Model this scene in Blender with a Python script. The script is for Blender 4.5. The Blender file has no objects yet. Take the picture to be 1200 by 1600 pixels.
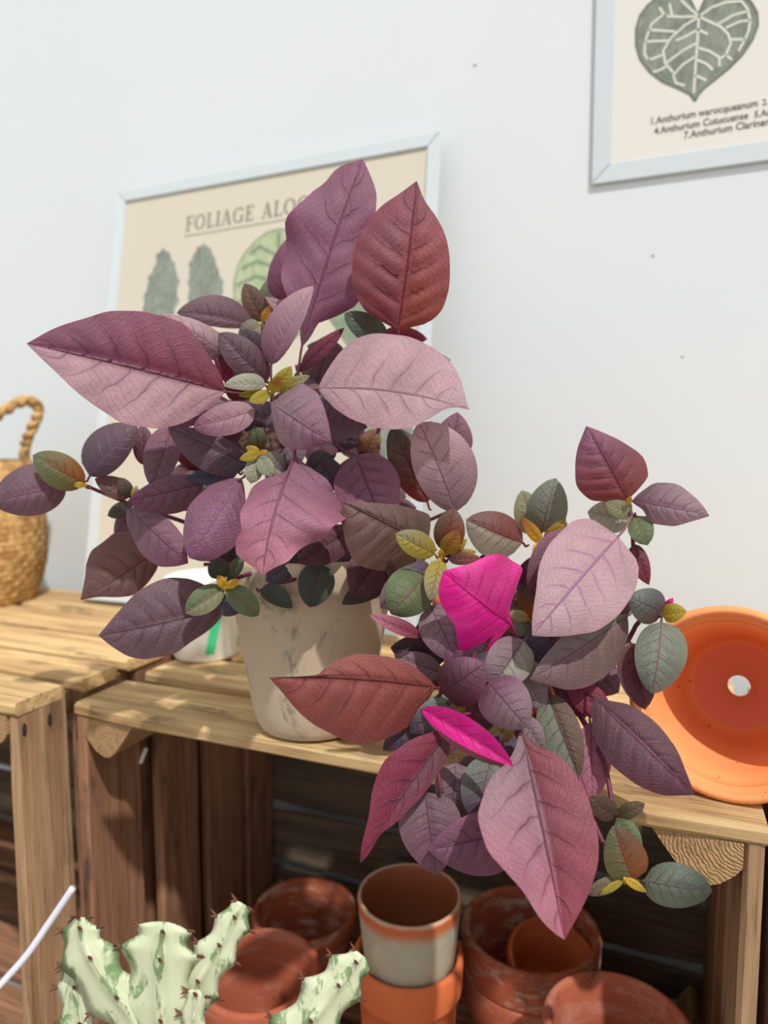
import bpy, bmesh, math, random
from mathutils import Vector, Matrix
R = random.Random(7)
SC = bpy.context.scene
COL = SC.collection

# ------------------------------------------------------------------ camera
F = 1100.0                      # focal length in pixels of the 1200x1600 frame
PITCH = math.atan((800 - 695) / F)
TH = math.atan2(F / math.cos(PITCH), 600 + 2100)
CAMZ = 0.67
CAM = Vector((0, 0, CAMZ))
RIGHT = Vector((math.cos(TH), math.sin(TH), 0))
FH = Vector((-math.sin(TH), math.cos(TH), 0))
FWD = FH * math.cos(PITCH) + Vector((0, 0, -math.sin(PITCH)))
UP = FH * math.sin(PITCH) + Vector((0, 0, math.cos(PITCH)))
cd = bpy.data.cameras.new('camera')
cd.sensor_fit = 'VERTICAL'; cd.sensor_height = 36.0; cd.sensor_width = 27.0
cd.lens = F / 1600 * 36.0
cd.clip_start = 0.02
cd.dof.use_dof = True; cd.dof.focus_distance = 0.49; cd.dof.aperture_fstop = 4.2
cam = bpy.data.objects.new('camera', cd); COL.objects.link(cam)
M = Matrix((RIGHT, UP, -FWD)).transposed().to_4x4(); M.translation = CAM
cam.matrix_world = M
SC.camera = cam
# ------------------------------------------------------------------ light
SC.view_settings.view_transform = 'Standard'; SC.view_settings.look = 'None'
SC.view_settings.gamma = 1.0; SC.view_settings.exposure = 0.06
SC.view_settings.use_curve_mapping = False
w = bpy.data.worlds.new('daylight'); SC.world = w; w.use_nodes = True
bg = w.node_tree.nodes['Background']
bg.inputs[0].default_value = (0.94, 0.975, 1.0, 1); bg.inputs[1].default_value = 0.82
sd = bpy.data.lights.new('sun', 'SUN'); sd.energy = 3.1; sd.angle = math.radians(1.4); sd.color = (1.0, 0.975, 0.94)
sun = bpy.data.objects.new('sun', sd); COL.objects.link(sun)
SUND = Vector((-0.42, 0.40, -0.80)).normalized()
sun.rotation_euler = SUND.to_track_quat('-Z', 'Y').to_euler(); sun.location = (1, -1, 2.5)

# ------------------------------------------------------------------ helpers
def ray(x, y): return FWD + RIGHT * ((x - 600) / F) - UP * ((y - 800) / F)
def P(x, y, d): return CAM + ray(x, y) * d          # d = distance along the view axis (metres)
def lin(c):
    return tuple(((v / 255) / 12.92 if v / 255 <= .04045 else ((v / 255 + .055) / 1.055) ** 2.4) for v in c)
def mesh_obj(name, verts, faces, mat=None, parent=None, loc=None, smooth=True):
    me = bpy.data.meshes.new(name); me.from_pydata([tuple(v) for v in verts], [], faces); me.update()
    if smooth: me.polygons.foreach_set('use_smooth', [True] * len(me.polygons))
    o = bpy.data.objects.new(name, me); COL.objects.link(o)
    if mat: me.materials.append(mat)
    if parent: o.parent = parent
    if loc is not None: o.location = loc
    return o
def empty(name, loc, rot=None):
    o = bpy.data.objects.new(name, None); COL.objects.link(o); o.location = loc; o.empty_display_size = .02
    if rot: o.rotation_euler = rot
    return o
def tag(o, label, cat=None, group=None, kind=None):
    if label: o['label'] = label
    if cat: o['category'] = cat
    if group: o['group'] = group
    if kind: o['kind'] = kind
    return o
def lathe(prof, n=56, closed=True, wob=0.0):
    vs, fs = [], []; m = len(prof)
    for i in range(n):
        a = 2 * math.pi * i / n
        for k, (r, z) in enumerate(prof):
            rr = r * (1 + wob * math.sin(3 * a + k * .3))
            vs.append((rr * math.cos(a), rr * math.sin(a), z))
    for i in range(n):
        j = (i + 1) % n
        for k in range(m if closed else m - 1):
            l = (k + 1) % m
            fs.append((i * m + k, j * m + k, j * m + l, i * m + l))
    return vs, fs
def disc(r, z, rings=6, n=40, rough=0.0, dome=0.0):
    vs = [(0, 0, z + dome)]; fs = []
    for k in range(1, rings + 1):
        for i in range(n):
            a = 2 * math.pi * i / n; q = r * k / rings
            vs.append((q * math.cos(a), q * math.sin(a), z + dome * (1 - (k / rings) ** 2) + (R.uniform(-rough, rough) if k < rings else 0)))
    for i in range(n): fs.append((0, 1 + i, 1 + (i + 1) % n))
    for k in range(rings - 1):
        for i in range(n):
            j = (i + 1) % n; a = 1 + k * n; b = a + n
            fs.append((a + i, b + i, b + j, a + j))
    return vs, fs
def tube(pts, rad, n=8, caps=True):
    pts = [Vector(p) for p in pts]; m = len(pts)
    rr = rad if isinstance(rad, (list, tuple)) else [rad] * m
    vs, fs = [], []; ref = Vector((.31, .17, .93))
    for i, p in enumerate(pts):
        t = (pts[min(i + 1, m - 1)] - pts[max(i - 1, 0)]).normalized()
        s = t.cross(ref).normalized(); u = s.cross(t)
        for k in range(n):
            a = 2 * math.pi * k / n
            vs.append(p + (s * math.cos(a) + u * math.sin(a)) * rr[i])
    for i in range(m - 1):
        for k in range(n):
            l = (k + 1) % n
            fs.append((i * n + k, i * n + l, (i + 1) * n + l, (i + 1) * n + k))
    if caps: fs += [tuple(range(n))[::-1], tuple(range((m - 1) * n, m * n))]
    return vs, fs
def smooth_path(pts, sub=6):
    pts = [Vector(p) for p in pts]; out = []
    for i in range(len(pts) - 1):
        p0 = pts[max(i - 1, 0)]; p1 = pts[i]; p2 = pts[i + 1]; p3 = pts[min(i + 2, len(pts) - 1)]
        for k in range(sub):
            t = k / sub
            out.append(.5 * ((2 * p1) + (p2 - p0) * t + (2 * p0 - 5 * p1 + 4 * p2 - p3) * t * t + (3 * p1 - p0 - 3 * p2 + p3) * t ** 3))
    out.append(pts[-1]); return out

# ------------------------------------------------------------------ node materials
class NT:
    def __init__(s, name):
        s.m = bpy.data.materials.new(name); s.m.use_nodes = True; s.t = s.m.node_tree; s.n = s.t.nodes
        s.b = s.n['Principled BSDF']; s.out = s.n['Material Output']
    def add(s, typ, **kw):
        nd = s.n.new(typ)
        for k, v in kw.items(): setattr(nd, k, v)
        return nd
    def link(s, a, b): s.t.links.new(a, b)
    def val(s, sock, v):
        if hasattr(v, 'is_output') or isinstance(v, bpy.types.NodeSocket): s.link(v, sock)
        else: sock.default_value = v
    def math(s, op, a, b=0.0, c=None):
        nd = s.add('ShaderNodeMath', operation=op); s.val(nd.inputs[0], a); s.val(nd.inputs[1], b)
        if c is not None: s.val(nd.inputs[2], c)
        return nd.outputs[0]
    def smooth(s, v, a, b, lo=0.0, hi=1.0):
        nd = s.add('ShaderNodeMapRange', interpolation_type='SMOOTHSTEP'); s.val(nd.inputs[0], v)
        nd.inputs[1].default_value = a; nd.inputs[2].default_value = b; nd.inputs[3].default_value = lo; nd.inputs[4].default_value = hi
        return nd.outputs[0]
    def noise(s, vec, scale, detail=3, rough=.55, dist=0.0):
        nd = s.add('ShaderNodeTexNoise'); s.link(vec, nd.inputs['Vector']); nd.inputs['Scale'].default_value = scale
        nd.inputs['Detail'].default_value = detail; nd.inputs['Roughness'].default_value = rough; nd.inputs['Distortion'].default_value = dist
        return nd.outputs[0]
    def mix(s, f, a, b, blend='MIX'):
        nd = s.add('ShaderNodeMix', data_type='RGBA', blend_type=blend)
        s.val(nd.inputs[0], f); s.val(nd.inputs[6], a if not isinstance(a, tuple) else (*a[:3], 1)); s.val(nd.inputs[7], b if not isinstance(b, tuple) else (*b[:3], 1))
        return nd.outputs[2]
    def mapping(s, vec, scale=(1, 1, 1), loc=None):
        nd = s.add('ShaderNodeMapping'); s.link(vec, nd.inputs[0]); nd.inputs['Scale'].default_value = scale
        if loc is not None: s.val(nd.inputs['Location'], loc)
        return nd.outputs[0]
    def obj(s): return s.add('ShaderNodeTexCoord').outputs['Object']
    def bump(s, h, strength=.3, dist=.001):
        nd = s.add('ShaderNodeBump'); s.link(h, nd.inputs['Height']); nd.inputs['Strength'].default_value = strength; nd.inputs['Distance'].default_value = dist
        s.link(nd.outputs[0], s.b.inputs['Normal']); return nd
    def set(s, rough=.6, spec=.3, col=None):
        s.b.inputs['Roughness'].default_value = rough; s.b.inputs['Specular IOR Level'].default_value = spec
        if col is not None: s.val(s.b.inputs['Base Color'], (*col, 1) if isinstance(col, tuple) and len(col) == 3 else col)
        return s.m

def mat_plain(name, c, rough=.6, spec=.3, var=.06, scale=30):
    t = NT(name); v = t.noise(t.obj(), scale, 3)
    c = lin(c); a = tuple(x * (1 - var) for x in c); b = tuple(min(1, x * (1 + var)) for x in c)
    return t.set(rough, spec, t.mix(v, a, b))
def mat_wood(name, c1, c2, dark=(60, 42, 30), knots=True):
    t = NT(name); oi = t.add('ShaderNodeObjectInfo').outputs['Random']
    off = t.add('ShaderNodeCombineXYZ'); t.link(t.math('MULTIPLY', oi, 7.3), off.inputs[0]); t.link(t.math('MULTIPLY', oi, 3.1), off.inputs[1]); t.link(t.math('MULTIPLY', oi, 5.7), off.inputs[2])
    v = t.mapping(t.obj(), (1, 1, 1), off.outputs[0])
    g1 = t.noise(t.mapping(v, (4, 60, 60)), 1.0, 5, .6, .6)
    g2 = t.noise(t.mapping(v, (10, 260, 260)), 1.0, 3, .6)
    bl = t.noise(v, 14, 3)
    base = t.mix(t.smooth(g1, .3, .7), lin(c1), lin(c2))
    base = t.mix(t.math('MULTIPLY', t.smooth(g2, .50, .72), .55), base, lin(dark))
    st = t.smooth(t.noise(t.mapping(v, (6, 26, 26)), 1.0, 5, .7), .54, .70)
    base = t.mix(t.math('MULTIPLY', st, .75), base, lin(dark))
    hs = t.add('ShaderNodeHueSaturation'); t.link(base, hs.inputs['Color']); t.link(t.math('ADD', .72, t.math('MULTIPLY', t.math('ADD', oi, bl), .28)), hs.inputs['Value'])
    t.bump(t.math('ADD', g2, t.math('MULTIPLY', g1, .6)), .55, .0012)
    return t.set(.72, .25, hs.outputs[0])
def mat_clay(name, c1, c2, bloom=0.0, bloomc=(205, 190, 172), soot=0.0, rough=.75):
    t = NT(name); v = t.obj()
    n1 = t.noise(v, 26, 4); n2 = t.noise(t.mapping(v, (1, 1, 3)), 22, 5, .65, .4); n3 = t.noise(v, 420, 2)
    base = t.mix(n1, lin(c1), lin(c2))
    if bloom: base = t.mix(t.math('MULTIPLY', t.smooth(n2, .48, .66), bloom), base, lin(bloomc))
    if soot:
        n4 = t.noise(t.mapping(v, (1, 1, .6), ), 17, 5, .7, .3)
        base = t.mix(t.math('MULTIPLY', t.smooth(n4, .56, .68), soot), base, lin((62, 44, 36)))
    sp = t.noise(v, 150, 1)
    base = t.mix(t.math('MULTIPLY', t.smooth(sp, .74, .78), .55), base, lin((90, 45, 32)))
    t.bump(t.math('ADD', n3, n1), .2, .0008)
    return t.set(rough, .25, base)

# leaf material: colour from the pigment attribute of each leaf, veins from its UV
def mat_leaf():
    t = NT('purple_leaf')
    col = t.add('ShaderNodeAttribute', attribute_name='pigment').outputs['Color']
    vcol = t.add('ShaderNodeAttribute', attribute_name='vein_pigment').outputs['Color']
    gls = t.add('ShaderNodeAttribute', attribute_name='gloss').outputs['Fac']
    uv = t.add('ShaderNodeUVMap'); sp = t.add('ShaderNodeSeparateXYZ'); t.link(uv.outputs[0], sp.inputs[0])
    ob = t.obj()
    dn = t.noise(ob, 55, 2, .5)
    dj = t.math('SUBTRACT', dn, .5)
    u = t.math('ADD', sp.outputs[0], t.math('MULTIPLY', dj, .085))
    sv = t.math('SUBTRACT', sp.outputs[1], .5)
    wv = t.math('MULTIPLY', t.math('ABSOLUTE', sv), 2.0)
    side = t.math('MULTIPLY', t.math('GREATER_THAN', sv, 0.0), .055)
    q = t.math('MULTIPLY', t.math('SUBTRACT', t.math('ADD', u, side), t.math('MULTIPLY', t.math('POWER', wv, 1.25), .20)), 6.5)
    d = t.math('MULTIPLY', t.math('ABSOLUTE', t.math('SUBTRACT', t.math('FRACT', q), .5)), 2.0)
    lat = t.math('MULTIPLY', t.smooth(d, .0, .11, 1, 0), t.smooth(wv, .30, .95, 1, 0))
    halo = t.math('MULTIPLY', t.smooth(d, .0, .45, 1, 0), t.smooth(wv, .2, .9, .35, 0))
    q2 = t.math('MULTIPLY', t.math('ADD', u, t.math('MULTIPLY', wv, .35)), 19.0)
    d2 = t.math('MULTIPLY', t.math('ABSOLUTE', t.math('SUBTRACT', t.math('FRACT', q2), .5)), 2.0)
    fine = t.math('MULTIPLY', t.smooth(d2, 0, .3, 1, 0), .16)
    mid = t.smooth(t.math('ADD', wv, t.math('MULTIPLY', dj, .02)), .008, .042, 1, 0)
    vein = t.math('MAXIMUM', t.math('MAXIMUM', t.math('MULTIPLY', lat, .75), mid), t.math('MAXIMUM', fine, halo))
    blot = t.noise(ob, 38, 4, .6); grain = t.noise(ob, 950, 2, .75); tone = t.noise(ob, 21, 2)
    hs = t.add('ShaderNodeHueSaturation'); t.link(col, hs.inputs['Color'])
    t.link(t.math('ADD', .12, t.math('ADD', t.math('MULTIPLY', blot, .80), t.math('MULTIPLY', grain, .90))), hs.inputs['Value'])
    t.link(t.math('ADD', .80, t.math('MULTIPLY', tone, .40)), hs.inputs['Saturation'])
    c = t.mix(t.math('MULTIPLY', t.smooth(tone, .50, .72), .30), hs.outputs[0], t.mix(.5, col, lin((96, 92, 62))))
    c = t.mix(t.math('MULTIPLY', vein, .85), c, vcol)
    rim = t.smooth(wv, .955, 1.0, 0, .6)
    c = t.mix(rim, c, t.mix(.5, col, lin((156, 70, 92))))
    t.set(.47, .42, c)
    t.link(t.math('SUBTRACT', .42, t.math('MULTIPLY', gls, .17)), t.b.inputs['Roughness'])
    t.b.inputs['Sheen Weight'].default_value = .05; t.b.inputs['Sheen Roughness'].default_value = .4
    h = t.math('ADD', t.math('MULTIPLY', grain, .75), t.math('MULTIPLY', t.math('SUBTRACT', 1.0, vein), 1.1))
    t.bump(h, .7, .0011)
    tr = t.add('ShaderNodeBsdfTranslucent')
    hs2 = t.add('ShaderNodeHueSaturation'); t.link(c, hs2.inputs['Color']); hs2.inputs['Saturation'].default_value = 1.4; hs2.inputs['Value'].default_value = 1.5
    t.link(t.mix(.22, hs2.outputs[0], lin((190, 52, 44))), tr.inputs[0])
    ms = t.add('ShaderNodeMixShader'); ms.inputs[0].default_value = .2
    t.link(t.b.outputs[0], ms.inputs[1]); t.link(tr.outputs[0], ms.inputs[2]); t.link(ms.outputs[0], t.out.inputs[0])
    return t.m

LEAF = mat_leaf()
def mat_wall():
    t = NT('white_painted_wall'); v = t.obj()
    n = t.noise(v, 3, 4); f = t.noise(v, 60, 4)
    t.bump(t.math('ADD', n, t.math('MULTIPLY', f, .4)), .12, .002)
    return t.set(.55, .25, t.mix(n, (0.715, .755, .765), (0.755, .795, .805)))
WALL = mat_wall()
FLOORM = mat_clay('concrete_floor', (150, 142, 132), (125, 118, 110), 0.2)
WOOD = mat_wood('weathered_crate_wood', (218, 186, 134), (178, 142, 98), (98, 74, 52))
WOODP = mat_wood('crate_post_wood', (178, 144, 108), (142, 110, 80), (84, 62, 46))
WOODD = mat_wood('shade_toned_wood', (170, 124, 94), (126, 92, 70), (58, 46, 38))  # planks inside the crates, their shade put into a darker wood colour
WOODB = mat_wood('shade_toned_back_wood', (124, 106, 88), (92, 80, 66), (48, 42, 38))  # back slats, darker still: the shade is part of the colour
def mat_endgrain():
    t = NT('rough_end_grain'); v = t.obj()
    wv = t.add('ShaderNodeTexWave', wave_type='RINGS', rings_direction='Y'); t.link(v, wv.inputs['Vector']); wv.inputs['Scale'].default_value = 120; wv.inputs['Distortion'].default_value = 9; wv.inputs['Detail'].default_value = 3
    n = t.noise(v, 160, 4, .7); m = t.noise(t.mapping(v, (3, 1, 1)), 60, 4, .7)
    c = t.mix(wv.outputs[1], lin((168, 134, 94)), lin((182, 148, 106)))
    c = t.mix(t.math('MULTIPLY', t.smooth(m, .50, .72), .5), c, lin((104, 78, 54)))
    t.bump(t.math('ADD', n, t.math('ADD', m, t.math('MULTIPLY', wv.outputs[1], .35))), .8, .0022)
    return t.set(.85, .15, c)
ENDG = mat_endgrain()
CLAY = mat_clay('new_terracotta', (216, 116, 68), (202, 102, 58))
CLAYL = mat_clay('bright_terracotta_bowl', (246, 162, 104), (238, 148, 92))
_nt = CLAYL.node_tree; _pb = _nt.nodes['Principled BSDF']; _src = _pb.inputs['Base Color'].links[0].from_socket       # rose tint paints the shade on the pot's floor into the clay
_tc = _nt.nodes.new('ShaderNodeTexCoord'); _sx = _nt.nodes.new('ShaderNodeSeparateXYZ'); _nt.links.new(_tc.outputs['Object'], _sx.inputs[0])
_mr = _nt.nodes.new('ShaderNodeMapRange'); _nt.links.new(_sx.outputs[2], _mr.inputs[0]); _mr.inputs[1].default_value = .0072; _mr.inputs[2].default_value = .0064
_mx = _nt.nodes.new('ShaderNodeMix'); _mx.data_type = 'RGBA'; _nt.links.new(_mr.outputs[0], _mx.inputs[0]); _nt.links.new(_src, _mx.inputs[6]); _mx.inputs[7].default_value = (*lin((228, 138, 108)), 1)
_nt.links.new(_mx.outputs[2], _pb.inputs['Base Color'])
CLAYO = mat_clay('old_terracotta', (192, 106, 72), (160, 82, 58), .85, (206, 178, 158), .45)
CLAYR = mat_clay('red_brown_terracotta', (186, 104, 74), (156, 80, 58), .3, (196, 160, 140), .75)
STONE = mat_clay('glazed_grey_clay', (176, 168, 148), (160, 152, 132), .2, (200, 195, 180))
SOIL = mat_clay('potting_soil', (96, 66, 46), (58, 42, 32), .5, (150, 112, 80))

# ------------------------------------------------------------------ setting
def box(name, lo, hi, mat, kind=None):
    x0, y0, z0 = lo; x1, y1, z1 = hi
    vs = [(x0, y0, z0), (x1, y0, z0), (x1, y1, z0), (x0, y1, z0), (x0, y0, z1), (x1, y0, z1), (x1, y1, z1), (x0, y1, z1)]
    fs = [(0, 3, 2, 1), (4, 5, 6, 7), (0, 1, 5, 4), (1, 2, 6, 5), (2, 3, 7, 6), (3, 0, 4, 7)]
    o = mesh_obj(name, vs, fs, mat, smooth=False)
    if kind: o['kind'] = kind
    return o
WY = 0.915                                                     # wall face
wall = tag(box('wall_back', (-4.5, WY, 0), (4.5, WY + .1, 2.4), WALL, 'structure'), 'smooth white painted wall behind the crates')
floor = tag(box('floor', (-4.5, -6.0, -.05), (4.5, WY + .1, 0), FLOORM, 'structure'), 'grey concrete floor under the crates')
def on_y(x, y, Y): d = ray(x, y); return CAM + d * (Y / d.y)
HOLE = mat_plain('dark_nail_head', (120, 118, 112))
for px, py, r in ((1020, 400, .0016), (742, 102, .0018), (1066, 558, .0013)):
    p = on_y(px, py, WY)
    vs, fs = disc(r, 0, 2, 10, dome=.0008)
    o = mesh_obj('nail_head', [(a, -c, b) for a, b, c in vs], fs, HOLE, wall, p)

# ------------------------------------------------------------------ crates
def slat_mesh(L, W, T, seed, wear=.0012):
    rr = random.Random(seed); n = max(4, int(L / .06)); c = min(.003, T * .3)
    prof = [(-W / 2 + c, -T / 2), (W / 2 - c, -T / 2), (W / 2, -T / 2 + c), (W / 2, T / 2 - c), (W / 2 - c, T / 2), (-W / 2 + c, T / 2), (-W / 2, T / 2 - c), (-W / 2, -T / 2 + c)]
    vs, fs = [], []
    e = [0] + [k / n for k in range(1, n)] + [1]
    for q in e:
        sh = 1 if 0 < q < 1 else .93
        dx = rr.uniform(-.0015, .0015)
        ja = rr.uniform(-wear, wear); jb = rr.uniform(-wear, wear)
        for (a, b) in prof:
            vs.append((-L / 2 + L * q + dx * (a / W), (a + (ja if a > 0 else jb)) * (sh if abs(a) > W * .4 else 1), b + rr.uniform(-.0004, .0004)))
    m = 8; N = len(e)
    for i in range(N - 1):
        for k in range(m):
            l = (k + 1) % m; fs.append((i * m + k, (i + 1) * m + k, (i + 1) * m + l, i * m + l))
    fs += [tuple(range(m)), tuple(range((N - 1) * m, N * m))[::-1]]
    return vs, fs
SEED = [100]
def slat(parent, name, c, L, W, T, axis, mat):
    SEED[0] += 1
    vs, fs = slat_mesh(L, W, T, SEED[0])
    o = mesh_obj(name, vs, fs, mat, parent, Vector(c) - parent.location, smooth=False)
    o.rotation_euler = {'top': (R.uniform(-.006, .006), 0, R.uniform(-.002, .002)), 'back': (math.pi / 2, 0, 0), 'end': (0, -math.pi / 2, 0)}[axis]
    return o
def corner_block(parent, x, z, sx, sz, y0, y1, mat, seed):
    # quarter-log prism running from front to back in a crate corner
    rr = random.Random(seed)
    pr = [(sx * a, sz * b) for a, b in ((0, 0), (1, 0), (.90, .22), (.76, .52), (.60, .84), (.50, .97), (.38, .98), (.22, .86), (.08, .66), (0, .48))]
    n = len(pr); vs = []
    for yy in (y0, y1):
        for (a, b) in pr: vs.append((a + rr.uniform(-.0006, .0006), yy, b))
    fs = [tuple(range(n)), tuple(range(n, 2 * n))[::-1]] + [(k, n + k, n + (k + 1) % n, (k + 1) % n) for k in range(n)]
    return mesh_obj('corner_block', vs, fs, mat, parent, Vector((x, 0, z)) - Vector((parent.location.x, parent.location.y, parent.location.z)), smooth=False)
def crate(label, X0, X1, Y0, Y1, Z1, tops, planks, backs, T=.013, post=WOODP, inner=WOODD, both=True):
    root = empty('wooden_crate', ((X0 + X1) / 2, (Y0 + Y1) / 2, 0)); tag(root, label, 'crate', 'wooden fruit crates laid on their sides')
    L = X1 - X0; cx = (X0 + X1) / 2
    for (a, b, dl) in tops:
        slat(root, 'top_slat', (cx + dl / 2, (a + b) / 2, Z1 - T / 2), L + dl, b - a, T, 'top', WOOD)
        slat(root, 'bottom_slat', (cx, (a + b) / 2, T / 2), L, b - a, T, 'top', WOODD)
    for (a, b) in planks:
        for xx in (X0 + T / 2, X1 - T / 2):
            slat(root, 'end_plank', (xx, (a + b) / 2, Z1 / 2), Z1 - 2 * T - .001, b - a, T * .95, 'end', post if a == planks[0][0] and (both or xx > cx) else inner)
    for (a, b) in backs:
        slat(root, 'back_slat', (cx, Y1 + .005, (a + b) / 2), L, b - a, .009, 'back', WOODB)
    yb = Y1 - .003 
    for sx in (1, -1):
        for sz in (1, -1):
            corner_block(root, X0 + T if sx > 0 else X1 - T, T + .0005 if sz > 0 else Z1 - T - .0005, sx * (.058 if sz < 0 else .028), sz * (.036 if sz < 0 else .028), Y0 + .004, yb, ENDG, SEED[0] + 7 * sx + sz)
    return root
ZT = 0.42
g = lambda z: z + CAMZ
crate('middle weathered wooden crate laid on its side with terracotta pots inside', -.531, .066, .497, .848, ZT,
      [(.497, .578, 0), (.598, .672, -.004), (.686, .762, .003), (.774, .848, 0)],
      [(.499, .577), (.604, .674), (.690, .768), (.776, .846)],
      [(.013, g(-.617)), (g(-.606), g(-.529)), (g(-.518), g(-.447)), (g(-.435), ZT - .030)], both=False)
crate('wooden crate at the left edge carrying the woven basket', -1.15, -.545, .443, .848, ZT + .016,
      [(.443, .506, 0), (.516, .571, .006), (.583, .650, .002), (.662, .735, 0), (.747, .846, 0)],
      [(.446, .508), (.520, .585), (.600, .680), (.690, .764), (.775, .846)],
      [(.013, .098), (.108, .19), (.20, .282), (.292, .40)])
crate('wooden crate cut off by the right edge of the view', .085, .66, .499, .848, ZT - .012,
      [(.499, .578, 0), (.598, .672, 0), (.686, .762, 0), (.774, .848, 0)],
      [(.499, .577), (.604, .674), (.690, .768), (.776, .846)],
      [(.013, .09), (.10, .18), (.19, .27), (.28, .38)])

NAIL = mat_plain('rusty_nail', (54, 44, 40), .6, .4, .2)
lc = bpy.data.objects['wooden_crate.001']
for (ny_, nz_) in ((.4555, CAMZ - .262), (.484, CAMZ - .263)):
    vs, fs = disc(.0030, 0, 2, 12, dome=.0008)
    mesh_obj('nail', [(b_c, a_c * .9, c_c * 2.2) for a_c, c_c, b_c in vs], fs, NAIL, lc, Vector((-.5450, ny_, nz_)) - lc.location)

# ------------------------------------------------------------------ posters
FRAME = mat_plain('pale_blue_white_frame', (206, 214, 216), .45, .35, .03)
PAPER1 = mat_plain('cream_poster_paper', (208, 200, 182), .7, .2, .02, 8)
PAPER2 = mat_plain('ivory_poster_paper', (228, 224, 216), .7, .2, .02, 8)
INK = mat_plain('brown_grey_ink', (150, 138, 124), .8, .1)
INKD = mat_plain('dark_grey_ink', (104, 100, 94), .8, .1)
def mat_print(name, c1, c2, sx=18):
    t = NT(name); v = t.obj(); n = t.noise(t.mapping(v, (1, 1, 1)), 40, 4, .6, 1.0); m = t.noise(t.mapping(v, (3, 1, 1)), sx * 4, 3)
    return t.set(.75, .15, t.mix(t.smooth(t.math('ADD', t.math('MULTIPLY', n, .6), t.math('MULTIPLY', m, .4)), .35, .65), lin(c1), lin(c2)))
PRG = mat_print('printed_grey_green', (122, 130, 120), (150, 156, 144)); PRV = mat_plain('printed_pale_vein', (222, 222, 206), .8, .1)
PRE = mat_plain('printed_dark_edge', (116, 122, 108), .8, .1); PRL = mat_print('printed_light_green', (160, 174, 136), (184, 194, 158)); PRD = mat_print('printed_mid_green', (124, 142, 116), (146, 158, 134))
PRV2 = mat_plain('printed_grey_vein', (150, 158, 142), .8, .1)
def flat(name, pts, mat, parent, y):
    return mesh_obj(name, [(a, y, b) for a, b in pts], [tuple(range(len(pts)))], mat, parent, smooth=False)
def strip(pts, wd):
    # polyline to ribbon (returns quads)
    vs, fs = [], []; m = len(pts)
    for i, (x, z) in enumerate(pts):
        x0, z0 = pts[max(0, i - 1)]; x1, z1 = pts[min(m - 1, i + 1)]
        dx, dz = x1 - x0, z1 - z0; l = math.hypot(dx, dz) or 1; w_ = wd[i] if isinstance(wd, list) else wd
        vs += [(x - dz / l * w_ / 2, z + dx / l * w_ / 2), (x + dz / l * w_ / 2, z - dx / l * w_ / 2)]
    for i in range(m - 1): fs.append((2 * i, 2 * i + 1, 2 * i + 3, 2 * i + 2))
    return vs, fs
def strips(name, lines, mat, parent, y, tri=True):
    V_, F_ = [], []
    for pts, wd in lines:
        v, f = strip(pts, wd); o = len(V_); V_ += [(a, y, b) for a, b in v]; F_ += [tuple(k + o for k in q) for q in f]
    return mesh_obj(name, V_, F_, mat, parent, smooth=False)
def poster(label, Wd, Hh, bar, depth, paper, M4):
    root = empty('framed_poster', (0, 0, 0)); root.matrix_world = M4; tag(root, label, 'poster')
    c = .002
    def fbar(x0, z0, x1, z1, horiz):
        # mitred bar, front face towards -Y
        if horiz:
            s = 1 if z1 > z0 else -1
            o_ = [(x0, z0), (x1, z0), (x1 - bar, z1), (x0 + bar, z1)]
        else:
            s = 1 if x1 > x0 else -1
            o_ = [(x0, z0), (x0, z1), (x1, z1 - bar), (x1, z0 + bar)]
        vs = [(a, 0, b) for a, b in o_] + [(a, -depth + (0 if i < 2 else .001), b) for i, (a, b) in enumerate(o_)]
        # chamfer: lift the outer edge a little outwards
        fs = [(0, 1, 2, 3), (4, 5, 6, 7), (0, 1, 5, 4), (1, 2, 6, 5), (2, 3, 7, 6), (3, 0, 4, 7)]
        o = mesh_obj('frame_bar', vs, fs, FRAME, root, smooth=False)
        bm = bmesh.new(); bm.from_mesh(o.data); bmesh.ops.recalc_face_normals(bm, faces=bm.faces); bmesh.ops.bevel(bm, geom=bm.edges[:], offset=.0012, segments=2, affect='EDGES'); bm.to_mesh(o.data); bm.free()
    fbar(0, 0, Wd, bar, True); fbar(0, Hh, Wd, Hh - bar, True); fbar(0, 0, bar, Hh, False); fbar(Wd, 0, Wd - bar, Hh, False)
    vs = [(bar * .7, -depth * .45, bar * .7), (Wd - bar * .7, -depth * .45, bar * .7), (Wd - bar * .7, -depth * .45, Hh - bar * .7), (bar * .7, -depth * .45, Hh - bar * .7)]
    vs += [(a, -depth * .2, b) for a, _, b in vs]
    mesh_obj('paper', vs, [(0, 1, 2, 3), (7, 6, 5, 4), (0, 4, 5, 1), (1, 5, 6, 2), (2, 6, 7, 3), (3, 7, 4, 0)], paper, root, smooth=False)
    inv = M4.inverted(); yy = -depth * .45
    def loc(px, py):                                   # where a point of the print lies on the sheet
        o = inv @ CAM; d = inv.to_3x3() @ ray(px, py); k = (yy - o.y) / d.y; q = o + d * k; return (q.x, q.z)
    return root, loc, yy
# leaning poster on the crates
LEAN = math.radians(10.0)
top_l = on_y(188, 304, .897); top_r = on_y(691, 205, .897)
PW = (top_r - top_l).length; PH = .626
roll = math.atan2(top_r.z - top_l.z, top_r.x - top_l.x) * .6
M1 = Matrix.Translation(top_l) @ Matrix.Rotation(-roll, 4, 'Y') @ Matrix.Rotation(-LEAN, 4, 'X') @ Matrix.Translation((0, .0, -PH))
p1, loc1, y1 = poster('framed poster of printed alocasia leaves leaning on wall behind the plant', PW, PH, .017, .008, PAPER1, M1)
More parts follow.
